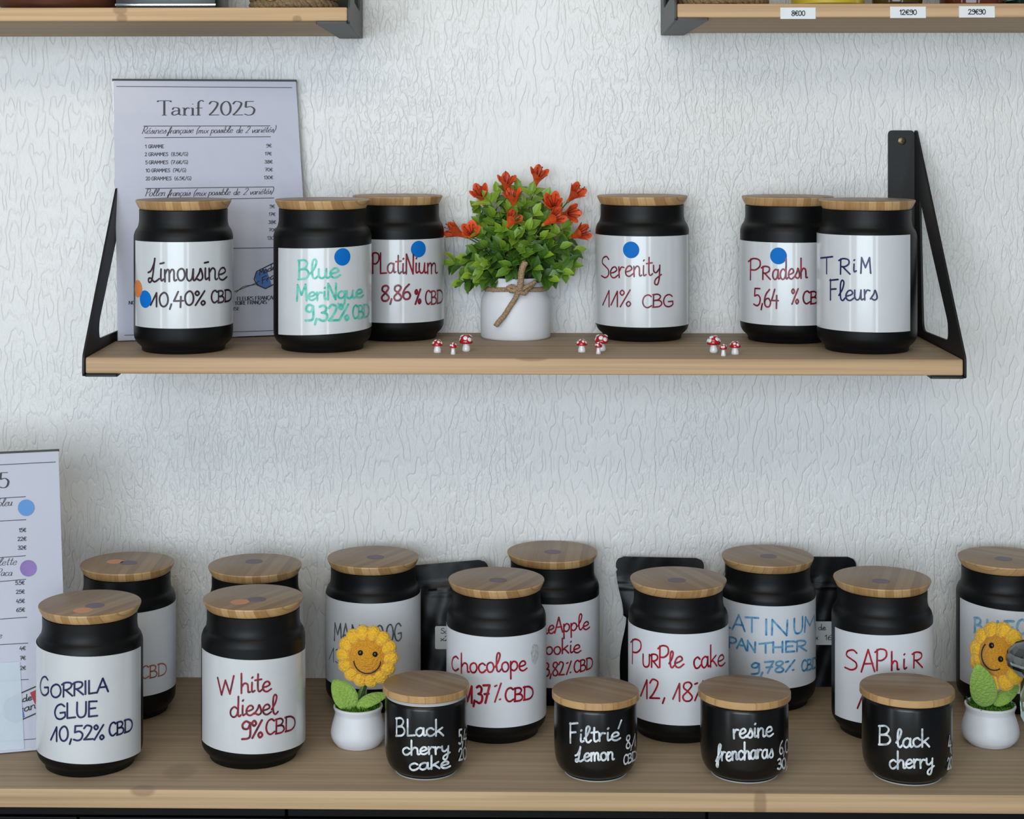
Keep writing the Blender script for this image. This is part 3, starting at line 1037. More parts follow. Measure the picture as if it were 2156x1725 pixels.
def stain(e, px, py, rx, ry, m):
    cyl = Cyl(e.location.x, e.location.y, e.location.z, JR)
    L = [c for c in e.children if c.name.startswith('label')][0]
    u, v = cyl.uv(px, py)
    mb = wrap_disc(cyl, 0, 0, 1.0, 0.0)
    vs = []
    for i, q in enumerate(mb.v):
        r_ = 0 if i == 0 else ((i - 1) // 36 + 1) / 5
        a_ = 2 * PI * ((i - 1) % 36) / 36
        k_ = 1 + 0.10 * math.sin(3 * a_ + 1) + 0.05 * math.sin(7 * a_)
        vs.append(cyl.pt(u + rx * r_ * k_ * math.cos(a_), v + ry * r_ * k_ * math.sin(a_), 0.0006))
    o = put('smudge', MB().add(vs, mb.f).mesh('smudge', 60, fix=False), m, L)
    o['label'] = 'grey thumb smudge'


def dep(base_y, H, rb=0.043):
    return F * H / (base_y - PY0) + rb


HM, HC = 0.240, 0.632
# --- six on the middle shelf
make_jar(386.5, dep(747, HM), Z_SHELF, 'tall black jar with black handwriting 10,40% and an orange and a blue dot', (285.5, None, [(388, 510)], [(388, 692)]),
         [('Łīmousīne', 313, 594, 476, 588, 50), ('10,40%', 318, 646, 433, 642, 30), ('CBD', 443, 638, 487, 635, 25)],
         'i_black', 0.0019, [(291, 608, 'orange_dot'), (306, 630, 'blue_dot')])
make_jar(679, dep(744, HM), Z_SHELF, 'tall black jar with turquoise handwriting and a blue dot on its label', (586.5, None, [(590, 522.3), (740, 519.5)], [(590, 704.5), (740, 699)]),
         [('Blue', 627, 588, 715, 585, 40), ('MeriNgue', 624, 634, 764, 627, 33), ('9,32%', 641, 676, 735, 674, 33, 0.0024), ('CBD', 741, 671, 777, 668, 27, 0.0020)],
         'i_teal', 0.0021, [(721, 541, 'blue_dot')])
make_jar(837, dep(720, HM), Z_SHELF, 'tall black jar reading 8,86% in dark red, half hidden by the turquoise lettered one', (None, None, [(840, 505)], [(840, 680.5)]),
         [('PLatiNium', 783, 576, 920, 576, 42), ('8,86', 802, 634, 865, 630, 31, 0.0022), ('%', 873, 641, 886, 639, 30, 0.0022), ('CBD', 894, 641, 932, 639, 28)],
         'i_dark_red', 0.0018, [(881, 524.6, 'blue_dot')])
make_jar(1352, dep(721, HM), Z_SHELF, 'tall black jar reading 11% in dark red, alone right of the flowering plant', (None, 1449.3, [(1352, 498)], [(1352, 690)]),
         [('Serenity', 1266, 585, 1391, 580, 44), ('11%', 1270, 647, 1330, 645, 34), ('CBG', 1351, 648, 1417, 645, 26)],
         'i_dark_red', 0.0016, [(1328.7, 526.3, 'blue_dot')])
make_jar(1658, dep(725, HM), Z_SHELF, 'tall black jar reading 5,64% in red, right of the last toadstool trio', (None, None, [(1640, 511)], [(1640, 685.5)]),
         [('P', 1577, 590, 1603, 590, 45), ('R', 1604, 589, 1623, 589, 27), ('adesh', 1626, 588, 1699, 586, 43), ('5,64', 1587, 644, 1640, 646, 36), ('%', 1666, 641, 1682, 640, 32), ('CBD', 1689, 640, 1738, 638, 26)],
         'i_dark_red', 0.0018, [(1639, 539, 'blue_dot')])
make_jar(1825, dep(747, HM), Z_SHELF, 'tall black jar with navy handwriting and no dot, rightmost on the middle shelf', (None, 1916, [(1790, 495.5), (1870, 496)], [(1790, 698), (1870, 700)]),
         [('T', 1729, 577, 1754, 577, 37), ('R', 1767, 578, 1791, 578, 32), ('i', 1795, 573, 1803, 573, 34), ('M', 1811, 576, 1835, 576, 32), ('Fleurs', 1747, 632, 1848, 632, 42)],
         'i_navy', 0.0017)
# --- front and back rows on the countertop
make_jar(189.5, dep(1639, HC), Z_COUNTER, 'tall black jar reading 10,52% in navy, leftmost in the front row', (None, 296, [(150, 1382), (240, 1379)], [(150, 1608), (240, 1604)]),
         [('G', 84, 1463, 104, 1464, 40), ('ORRILA', 106, 1470, 228, 1456, 28), ('GLUE', 114, 1515, 206, 1508, 31), ('10,52%', 108, 1561, 220, 1556, 30), ('CBD', 228, 1551, 278, 1540, 27)],
         'i_navy', 0.0018, (), [(200, 1275, 'purple_dot'), (174.6, 1285, 'peach_dot')], group='tall black jars in two rows on the countertop')
make_jar(268, 1.938, Z_COUNTER, 'tall black jar behind the leftmost front jar, orange and purple dots on its lid', (None, None, [(340, 1281), (366, 1268)], [(340, 1458), (366, 1444)]),
         [('CBD', 296, 1430, 350, 1422, 26)], 'i_orange', 0.0013, (), [(271, 1185, 'purple_dot'), (242.6, 1182.5, 'peach_dot')], paper='matte_paper', group='tall black jars in two rows on the countertop')
make_jar(533.5, dep(1622, HC), Z_COUNTER, 'tall black jar reading 9% in wine red with orange and purple dots on its lid', (426, None, [(480, 1386.5), (590, 1386)], [(480, 1584), (590, 1583)]),
         [('W', 458, 1464, 495, 1460, 36), ('hite', 506, 1459, 570, 1455, 42), ('diesel', 484, 1510, 584, 1503, 42), ('9%', 507, 1556, 554, 1553, 36, 0.0021), ('CBD', 558, 1548, 621, 1538, 31)],
         'i_dark_red', 0.0018, (), [(541, 1262, 'purple_dot'), (505, 1267.5, 'peach_dot')], group='tall black jars in two rows on the countertop')
make_jar(537, 1.93, Z_COUNTER, 'tall black jar hidden to the lid behind the 9% jar, one purple dot on top', (None, None, [(537, 1288)], [(537, 1462)]),
         [], 'i_grey', 0.0015, (), [(535, 1182, 'purple_dot')], paper='matte_paper', group='tall black jars in two rows on the countertop')
make_jar(785.5, 1.965, Z_COUNTER, 'tall black jar with faint grey capitals behind the upright sunflower', (None, None, [(785, 1271.5)], [(785, 1452)]),
         [('MA', 704, 1349, 736, 1353, 38), ('N', 740, 1354, 760, 1356, 38), ('Y', 768, 1356, 786, 1356, 38), ('O', 790, 1355, 808, 1353, 36), ('OG', 812, 1352, 845, 1348, 36), ('13', 694, 1393, 722, 1398, 30, 0.0010)],
         'i_grey', 0.0016, (), [(790.6, 1173, 'purple_dot')], paper='matte_paper', group='tall black jars in two rows on the countertop')
smj = make_jar(1045, dep(1568, HC), Z_COUNTER, 'tall black jar reading 11,37% in red with a grey thumb smudge on its label', (None, None, [(1045, 1342)], [(1045, 1533)]),
         [('C', 951, 1411, 967, 1412, 30), ('hocolope', 970, 1417, 1108, 1413, 40), ('11,37', 974, 1481, 1032, 1479, 36, 0.0024), ('¼', 1040, 1479, 1056, 1477, 38), ('CBD', 1062, 1478, 1122, 1473, 28, 0.0020)],
         'i_red', 0.0018, (), [(1048.5, 1221.6, 'purple_dot')], paper='matte_paper', group='tall black jars in two rows on the countertop')
stain(smj, 1126, 1376, 0.0066, 0.0100, M['smudge'])
make_jar(1163, 1.99, Z_COUNTER, 'tall black jar reading 13,82% in red, behind and right of the smudged jar', (None, None, [(1163, 1273.6)], [(1163, 1449)]),
         [('PineApple', 1116, 1340, 1240, 1324, 33), ('Cookie', 1130, 1380, 1222, 1374, 32), ('13,82', 1136, 1424, 1188, 1421, 27), ('¼', 1191, 1421, 1203, 1419, 27), ('CBD', 1207, 1417, 1247, 1408, 24)],
         'i_red', 0.0017, (), [(1163.8, 1162, 'purple_dot')], paper='matte_paper', group='tall black jars in two rows on the countertop')
make_jar(1428, dep(1567, HC), Z_COUNTER, 'tall black jar reading 12,18% in red in front of a black pouch', (None, None, [(1428, 1335.7)], [(1428, 1528)]),
         [('P', 1329, 1398, 1352, 1400, 52), ('UR', 1353, 1404, 1387, 1406, 27), ('P', 1386, 1406, 1409, 1406, 46), ('l', 1408, 1406, 1419, 1406, 34), ('e', 1419, 1406, 1439, 1403, 44), ('cake', 1459, 1409, 1525, 1400, 46), ('12', 1350, 1470, 1390, 1472, 40), (',', 1394, 1473, 1404, 1474, 34), ('18', 1417, 1476, 1459, 1476, 38), ('¼', 1460, 1476, 1481, 1474, 40)],
         'i_red', 0.0018, (), [(1425.4, 1221.6, 'purple_dot')], paper='matte_paper', group='tall black jars in two rows on the countertop')
make_jar(1616, dep(1500, HC), Z_COUNTER, 'tall black jar with light blue capitals and 9,78% behind the third small canister', (None, None, [(1616, 1277)], [(1616, 1450.6)]),
         [('PL', 1519, 1315, 1540, 1323, 31), ('AT', 1543, 1326, 1597, 1334, 32), ('IN', 1607, 1337, 1662, 1339, 32), ('UM', 1669, 1336, 1718, 1325, 32), ('PAN', 1534, 1362, 1593, 1374, 22), ('THER', 1599, 1375, 1698, 1371, 22), ('9,78¼', 1580, 1420, 1674, 1413, 23), ('CBD', 1686, 1414, 1721, 1406, 22)],
         'i_blue', 0.0021, (), [(1618, 1171, 'purple_dot')], paper='matte_paper', lidrot=0.5, group='tall black jars in two rows on the countertop')
make_jar(1857, 1.875, Z_COUNTER, 'tall black jar with a red name behind the rightmost small canister', (1758.5, None, [(1800, 1333), (1900, 1336.5)], [(1800, 1520), (1900, 1525)]),
         [('S', 1778, 1409, 1807, 1411, 41), ('AP', 1814, 1414, 1868, 1412, 45), ('h', 1875, 1412, 1892, 1411, 39), ('i', 1899, 1409, 1908, 1409, 42), ('R', 1920, 1407, 1942, 1406, 32), ('10,4%', 1828, 1463, 1920, 1462, 39), ('13', 1806, 1496, 1840, 1500, 34)],
         'i_red', 0.0018, (), [(1855, 1223.6, 'purple_dot')], paper='matte_paper', lidrot=-0.3, group='tall black jars in two rows on the countertop')
make_jar(2116, 1.962, Z_COUNTER, 'tall black jar cut by the right edge, pale blue capitals behind the tilted sunflower', (2021.7, None, [(2040, 1268), (2140, 1288)], [(2040, 1441), (2140, 1461)]),
         [('B', 2051, 1331, 2069, 1333, 31), ('L', 2077, 1336, 2093, 1338, 30), ('UE', 2098, 1339, 2136, 1338, 30), ('C', 2139, 1336, 2160, 1334, 31)],
         'i_pale_blue', 0.0026, (), [(2113, 1176.6, 'purple_dot')], paper='matte_paper', lidrot=0.9, group='tall black jars in two rows on the countertop')


# --- four small canisters in front
def canister_meshes(R, h):
    rb = R - 0.0105
    prof = [(0.0001, 0.0), (rb - 0.001, 0.0), (rb, 0.0006), (rb + 0.0002, 0.0018)] + \
        smooth_prof([(rb + 0.0002, 0.0018), (R - 0.0045, 0.0066), (R - 0.0012, 0.0145), (R, 0.026)], 5)[1:] + \
        [(R, 0.04), (R - 0.0002, h - 0.004), (R - 0.0008, h - 0.0012), (R - 0.002, h), (R - 0.004, h), (R - 0.0045, h - 0.003), (0.0001, h - 0.003)]
    a = MB().lathe(prof, 96).mesh('body', 40)
    a.materials.append(M['canister'])
    L = R + 0.0022
    b = MB().lathe([(0.0001, 0), (L - 0.0008, 0), (L, 0.0008), (L, 0.0060), (L - 0.0006, 0.0070), (L - 0.0016, 0.0074), (0.0001, 0.0074)], 96).mesh('lid', 30)
    b.materials.append(M['bamboo'])
    return a, b


CAN = {}


def make_canister(px, base_y, R, h, gap, label, words):
    D = dep(base_y, HC, R - 0.0105)
    x, y = XY(px, D)
    e = empty('canister', (x, y, Z_COUNTER), label, 'canister', 'small black canisters in the front row')
    if (R, h) not in CAN:
        CAN[(R, h)] = canister_meshes(R, h)
    a, b = CAN[(R, h)]
    body = put('body', a, None, e)
    rb = R - 0.0105
    ring = put('foot_ring', MB().lathe([(rb - 0.0006, 0.0), (rb + 0.0004, 0.0), (rb + 0.0006, 0.0005), (rb + 0.0002, 0.0009)], 72).mesh('foot_ring', 40), M['seal'], e)
    ring['label'] = 'pale unglazed foot ring'
    put('lid', b, None, e, (0, 0, h + gap), (0, 0, random.uniform(0.8, 1.5)))
    sl = put('seal', MB().lathe([(R - 0.0046, h - 0.002), (R - 0.0042, h + 0.0002), (R - 0.0012, h + 0.0004), (R - 0.0010, h + gap - 0.0002), (R - 0.004, h + gap - 0.0001), (R - 0.006, h - 0.002)], 72).mesh('seal', 40), M['seal'], e)
    sl['label'] = 'translucent silicone seal under the lid'
    cyl = Cyl(x, y, Z_COUNTER, R)
    wr = put('handwriting', writing(cyl, words, 0.0019, 0.0004).mesh('handwriting', 60, fix=False), M['i_white'], body)
    return e


make_canister(897, 1643, 0.0400, 0.0725, 0.0040, 'small black canister with its lid raised on a pale seal, beside the upright sunflower',
              [('B', 833, 1549, 854, 1549, 37), ('Lack', 856, 1550, 934, 1549, 34), ('cherry', 847, 1590, 946, 1587, 30), ('cake', 861, 1623, 947, 1616, 28), ('5,4', 965, 1568, 982, 1564, 30), ('20', 965, 1601, 982, 1597, 24)])
make_canister(1254, 1647, 0.0402, 0.0710, 0.0006, 'small black canister second from left in front, accented white writing',
              [('F', 1199, 1564, 1217, 1564, 41), ('iltriÉ', 1219, 1564, 1306, 1558, 34), ('Łemon', 1212, 1604, 1293, 1600, 32), ('8,1', 1317, 1576, 1338, 1571, 26, 0.0017), ('CBD', 1312, 1611, 1340, 1600, 19, 0.0016)])
make_canister(1567, 1650, 0.0425, 0.0725, 0.0006, 'small black canister with a ten letter word in joined white script',
              [('resine', 1543, 1556, 1627, 1550, 38), ('frencharas', 1508, 1603, 1628, 1595, 36), ('6,0', 1640, 1589, 1660, 1583, 27, 0.0016), ('30,', 1636, 1621, 1658, 1616, 21, 0.0019)])
make_canister(1909.5, 1655, 0.0428, 0.0765, 0.0006, 'rightmost small black canister, in front of the jar with the red name',
              [('B', 1849, 1567, 1877, 1568, 39), ('lack', 1886, 1573, 1957, 1573, 38), ('cherry', 1872, 1619, 1965, 1616, 36), ('4,', 1996, 1581, 2004, 1579, 31), ('20', 1994, 1620, 2004, 1616, 23)])


# ------------------------------------------------------------------ price sheets in acrylic holders
class Patch:
    """slightly warped rectangular sheet given by its corners"""
    def __init__(self, tl, tr, bl, br):
        self.c = (tl, tr, bl, br)
        self.n = (tr - tl).cross(bl - tl).normalized()
        if self.n.y > 0:
            self.n = -self.n

    def at(self, u, v):
        tl, tr, bl, br = self.c
        return (tl * (1 - u) + tr * u) * (1 - v) + (bl * (1 - u) + br * u) * v

    def uv(self, px, py):
        u, v = 0.5, 0.5
        for _ in range(8):
            x, y = proj(self.at(u, v))
            h = 1e-4
            xu, yu = proj(self.at(u + h, v))
            xv, yv = proj(self.at(u, v + h))
            a, b, c, d = (xu - x) / h, (xv - x) / h, (yu - y) / h, (yv - y) / h
            det = a * d - b * c
            ex, ey = px - x, py - y
            u += (d * ex - b * ey) / det
            v += (a * ey - c * ex) / det
        return u, v

    def pt(self, px, py, off=0.0):
        u, v = self.uv(px, py)
        return self.at(u, v) + self.n * off


def slab(pa, f0, f1, u0=0, u1=1, v0=0, v1=1, n=8):
    """solid between offsets f0 and f1 along the patch normal"""
    vs, fs = [], []
    for off in (f0, f1):
        for j in range(n + 1):
            for i in range(n + 1):
                vs.append(pa.at(u0 + (u1 - u0) * i / n, v0 + (v1 - v0) * j / n) + pa.n * off)
    m = (n + 1) ** 2
    for j in range(n):
        for i in range(n):
            a = j * (n + 1) + i
            fs.append((a, a + 1, a + n + 2, a + n + 1))
            fs.append((m + a, m + a + n + 1, m + a + n + 2, m + a + 1))
    edge = [i for i in range(n + 1)] + [j * (n + 1) + n for j in range(1, n + 1)] + [n * (n + 1) + i for i in range(n - 1, -1, -1)] + [j * (n + 1) for j in range(n - 1, 0, -1)]
    for k in range(len(edge)):
        a, b = edge[k], edge[(k + 1) % len(edge)]
        fs.append((a, m + a, m + b, b))
    return MB().add(vs, fs)


def printed(pa, items, off):
    """items: ('w', text, x0,y0,x1,y1,H, width, slant, nib) / ('l', x0,y0,x1,y1,width) / ('p', points, width)"""
    mb = MB()
    for it in items:
        if it[0] == 'w':
            _, t, x0, y0, x1, y1, H, w, sl, nib = it
            for st in word(t, x0, y0, x1, y1, H, sl, 0.0):
                vs, fs = ribbon(st, w, nib)
                mb.add([pa.pt(x, y, off) for x, y in vs], fs)
        elif it[0] == 'l':
            _, x0, y0, x1, y1, w = it
            vs, fs = ribbon([(x0 + (x1 - x0) * k / 8, y0 + (y1 - y0) * k / 8) for k in range(9)], w, None, False)
            mb.add([pa.pt(x, y, off) for x, y in vs], fs)
        else:
            _, pts, w = it
            vs, fs = ribbon(catmull(pts) if len(pts) > 2 else pts, w)
            mb.add([pa.pt(x, y, off) for x, y in vs], fs)
    return mb


def poly_px(pa, pts, off):
    return MB().add([pa.pt(x, y, off) for x, y in pts], [tuple(range(len(pts)))])


def disc_px(pa, x, y, rx, ry, off):
    return poly_px(pa, [(x + rx * math.cos(2 * PI * k / 40), y + ry * math.sin(2 * PI * k / 40)) for k in range(40)], off)


def sheet_stand(pa, label, base_back):
    o = pa.at(0.5, 1)
    e = empty('price_sheet_stand', o, label, 'price list', 'price lists in clear stands')
    def loc(mb):
        mb.v = [tuple(Vector(v) - o) for v in mb.v]
        return mb
    h = put('clear_holder', loc(slab(pa, -0.0030, -0.0014)).mesh('clear_holder', 0), M['acrylic'], e)
    s = put('printed_sheet', loc(slab(pa, -0.0012, -0.0004, 0.003, 0.997, 0.003, 0.997)).mesh('printed_sheet', 0), M['sheet'], e)
    # folded foot that carries the leaning sheet
    b0, b1 = pa.at(0, 1), pa.at(1, 1)
    ax = (b1 - b0).normalized()
    back = Vector((-ax.y, ax.x, 0))
    if back.y < 0:
        back = -back
    ft = MB()
    q = [b0 + back * 0.0032, b1 + back * 0.0032, b1 + back * base_back, b0 + back * base_back]
    z0 = min(b0.z, b1.z)
    vs = [Vector((p.x, p.y, z0)) for p in q] + [Vector((p.x, p.y, z0 + 0.002)) for p in q]
    ft.add(vs, [(0, 3, 2, 1), (4, 5, 6, 7), (0, 1, 5, 4), (1, 2, 6, 5), (2, 3, 7, 6), (3, 0, 4, 7)])
    put('foot', loc(ft).mesh('foot', 0), M['acrylic'], e)
    # dark upper edge of the folded plastic
    put('top_edge', loc(slab(pa, -0.0032, 0.0002, -0.002, 1.002, -0.004, 0.0035)).mesh('top_edge', 0), M['grey_and_lit_steel'], e)
    return e, s, loc


def shelf_pt(px, py, z):
    p = on_z(px, py, z)
    return p


z1 = Z_SHELF + 0.0006
A = Patch(P3(237, 168, 2.000), P3(624, 170, 2.036), on_z(247, 719.5, z1), on_z(657, 704.5, z1))
e1, s1, loc1 = sheet_stand(A, 'lilac grey price sheet in a clear stand behind the leftmost jars of the middle shelf', 0.012)
N1 = (0.9, 4.6)
N2 = (0.6, 1.5)
g = 0.0
it = [('l', 245, 182, 615, 184.5, 1.3)]
it += [('w', 'ταριφ', 332, 242.5, 428, 242.5, 30, 3, 0, (1.3, 4.4)), ('w', '2025', 438, 242.5, 537, 242.5, 29, 3, 0, (1.4, 4.4))]
it += [('l', 302, 265.5, 569, 265, 1.4), ('l', 304, 290, 570, 288, 1.4)]
it += [('w', 'Résines', 298, 282, 349, 281, 15, 2, 3.0, N2), ('w', 'française', 352, 281.5, 406, 280, 14, 2, 3.0, N2), ('w', '(mix', 412, 281, 438, 280.5, 13, 2, 3.0, N2),
       ('w', 'possible', 443, 280.5, 489, 279.5, 14, 2, 3.0, N2), ('w', 'de', 497, 280, 510, 280, 14, 2, 3.0, N2), ('w', '2', 516, 280, 524, 280, 14, 2, 3.0, N2), ('w', 'variétés)', 529, 280, 579, 278, 13, 2, 3.0, N2)]
rows = [('|', 'GRAMME', '', '9€', 305, 312, 345, 560, 572, 310), ('2', 'GRAMMES', '(8.5€/G)', '|7€', 305, 328.5, 354, 558, 572, 327),
        ('5', 'GRAMMES', '(7.6€/G)', '38€', 306, 345.5, 354, 557, 574, 344), ('|0', 'GRAMMES', '(7€/G)', '70€', 307, 362.5, 358, 558, 574, 360.5), ('20', 'GRAMMES', '(6.5€/G)', '|30€', 307, 379.5, 361, 556, 575, 377)]
for (n, gw, pr, eu, x, yb, xe, ex0, ex1, ey) in rows:
    nx = x + (9 if len(n) > 1 else 4.5)
    it.append(('w', n, x, yb, nx, yb, 7.0, 1.15, 0, None))
    it.append(('w', gw, nx + 2.5, yb, xe, yb - 0.3, 7.0, 1.15, 0, None))
    if pr:
        it.append(('w', pr, xe + 6, yb - 0.3, xe + (34 if '7€/' in pr and '.' not in pr else 42), yb - 0.6, 7.0, 1.1, 0, None))
    it.append(('w', eu, ex0, ey, ex1, ey, 6.6, 1.1, 0, None))
it += [('l', 306, 397, 576, 393.5, 1.4), ('l', 307, 422, 577, 417, 1.4)]
it += [('w', 'Pollen', 305, 413.5, 347, 412.5, 15, 2, 3.0, N2), ('w', 'français', 352, 413, 400, 412, 14, 2, 3.0, N2), ('w', '(mix', 406, 412.5, 433, 412, 13, 2, 3.0, N2),
       ('w', 'possible', 438, 411.5, 484, 410.5, 14, 2, 3.0, N2), ('w', 'de', 491, 411, 504, 410.5, 14, 2, 3.0, N2), ('w', '2', 511, 410.5, 520, 410, 14, 2, 3.0, N2), ('w', 'variétés)', 525, 410, 574, 408, 13, 2, 3.0, N2)]
for t, x0, y, x1 in [('9€', 567, 438, 579), ('|7€', 566, 454.5, 580), ('38€', 565, 471, 581), ('70€', 566, 487.5, 582), ('|30€', 563, 504.5, 583)]:
    it.append(('w', t, x0, y, x1, y, 6.6, 1.1, 0, None))
it += [('l', 300, 526, 585, 521.5, 1.4), ('l', 262, 706, 650, 694, 1.3)]
it += [('w', 'NOS', 271, 641.5, 291, 641, 7.5, 1.3, 0, (0.8, 1.9)), ('w', 'FLEURS FRANÇAISES', 499, 633.5, 594, 630, 8, 1.3, 0, (0.8, 1.9)), ('w', 'TOIRE FRANÇAIS.', 494, 642.5, 563, 639.5, 7.5, 1.3, 0, (0.8, 1.9)), ('w', 'ISE', 491, 653.5, 505, 653, 6.5, 1.2, 0, (0.7, 1.6))]
pr = put('print', loc1(printed(A, it, 0.0)).mesh('print', 0, fix=False), M['print_grey'], s1)
# printed blue tag drawing with its string
tagl = put('tag_drawing', loc1(poly_px(A, [(536, 584), (538, 575), (560, 565), (572, 600), (560, 608), (543, 602)], 0.0001)).mesh('tag_drawing', 0, fix=False), M['tag_blue'], s1)
out = [('p', [(620, 533), (580, 552)], 2.2), ('p', [(580, 552), (540, 572)], 2.2), ('p', [(540, 572), (535, 588)], 2.2), ('p', [(535, 588), (541, 600)], 2.2), ('p', [(541, 600), (559, 608)], 2.2), ('p', [(559, 608), (640, 566)], 2.2),
       ('p', [(546, 592), (530, 600), (512, 604), (497, 616)], 1.3), ('p', [(543, 598), (525, 602), (505, 610), (494, 614)], 1.3),
       ('w', 'Made', 546, 580, 580, 566, 12, 1.8, 0, None), ('w', 'France', 551, 598, 608, 572, 13, 1.8, 0, None)]
put('outline', loc1(printed(A, out, 0.0003)).mesh('outline', 0, fix=False), M['print_black'], s1)

z2 = Z_COUNTER + 0.0006
tr2, br2 = P3(124, 948, 1.900), on_z(146, 1575.5, z2)
axis = (on_z(74, 1581, z2) - on_z(0, 1587.6, z2)).normalized()
B = Patch(tr2 - axis * 0.212, tr2, br2 - axis * 0.214, br2)
e2, s2, loc2 = sheet_stand(B, 'pale price sheet in a clear stand at the left edge behind the leftmost front jar', 0.07)
it = [('l', -250, 992, 117, 973, 1.4), ('w', '2025', -72, 1031, 19, 1027, 32, 3, 0, (1.4, 4.6)), ('w', 'ταριφ', -170, 1036, -82, 1032, 31, 3, 0, (1.3, 4.4))]
it += [('l', -210, 1063, 54, 1046, 1.4), ('l', -210, 1109, 55, 1094.5, 1.4), ('l', -210, 1190, 54, 1170.5, 1.4), ('l', -210, 1244, 55, 1220, 1.4), ('l', -210, 1319, 57, 1300, 1.4), ('l', -210, 1370, 59, 1354.5, 1.4), ('l', -210, 1447, 60, 1431, 1.4), ('l', -210, 1579, 88, 1555, 1.3)]
it += [('w', 'bleu', -6, 1067, 25, 1065, 17, 2, 3.0, N2), ('w', 'violette', -26, 1192, 34, 1189.5, 16, 2, 3.0, N2), ('w', 'Paca', -7, 1213, 25, 1212.5, 15, 2, 3.0, N2), ('w', 'e', -4, 1345, 3, 1344, 14, 2, 3.0, N2)]
for t, x0, y, x1 in [('|5€', 40, 1120.5, 55), ('22€', 37, 1139, 55.5), ('32€', 37.5, 1157.5, 55.5), ('5.5€', 32, 1231.5, 51.5), ('25€', 33.5, 1250.5, 52), ('45€', 34, 1270, 52), ('65€', 34, 1288.5, 52.5), ('4€', 41, 1369.5, 54), ('7€', 42, 1390, 54), ('|2€', 39, 1411, 54.5)]:
    it.append(('w', t, x0, y, x1, y - 0.6, 7.6, 1.4, 0, None))
put('print', loc2(printed(B, it, 0.0)).mesh('print', 0, fix=False), M['print_grey'], s2)
for (x, y, mk, nm) in [(55, 1069.5, 'sky_dot', 'light blue dot sticker'), (59.5, 1197, 'violet_dot', 'violet dot sticker')]:
    d = put('dot_sticker', loc2(disc_px(B, x, y, 17.5, 17.2, 0.0003)).mesh('dot_sticker', 0, fix=False), M[mk], s2)
    d['label'] = nm
put('tag_drawing', loc2(poly_px(B, [(8, 1500), (13, 1478), (42, 1466), (52, 1510), (32, 1522), (14, 1514)], 0.0001)).mesh('tag_drawing', 0, fix=False), M['tag_blue'], s2)
rd = put('tag_drawing', loc2(poly_px(B, [(63, 1459), (90, 1446), (94, 1478), (74, 1484)], 0.0001)).mesh('tag_drawing', 0, fix=False), M['tag_red'], s2)
rd['label'] = 'red end of the printed tag'
out = [('p', [(96, 1437), (46, 1459)], 2.6), ('p', [(46, 1459), (12, 1476)], 2.6), ('p', [(12, 1476), (7, 1498)], 2.6), ('p', [(7, 1498), (14, 1514)], 2.6), ('p', [(14, 1514), (32, 1522)], 2.6), ('p', [(32, 1522), (100, 1492)], 2.6),
       ('w', 'Made', 25, 1484, 67, 1474, 14, 2.0, 0, None), ('w', 'France', 28, 1506, 100, 1484, 16, 2.0, 0, None), ('p', [(21, 1498), (0, 1506), (-30, 1514)], 1.4)]
put('outline', loc2(printed(B, out, 0.0003)).mesh('outline', 0, fix=False), M['print_black'], s2)
cv = put('inserted_card', loc2(MB().add([B.pt(x, y, o_) for o_ in (0.0006, 0.0009) for (x, y) in [(-120, 1404), (42, 1394), (51, 1577), (-120, 1590)]],
    [(0, 1, 2, 3), (4, 7, 6, 5), (0, 4, 5, 1), (1, 5, 6, 2), (2, 6, 7, 3), (3, 7, 4, 0)])).mesh('inserted_card', 0), None, s2)
mm, nt, bs = new_mat('translucent_pocket')
bs.inputs['Base Color'].default_value = (0.80, 0.88, 0.95, 1)
bs.inputs['Roughness'].default_value = 0.25
bs.inputs['Alpha'].default_value = 0.5
cv.data.materials.append(mm)
cv['label'] = 'translucent white pocket over the lower half'


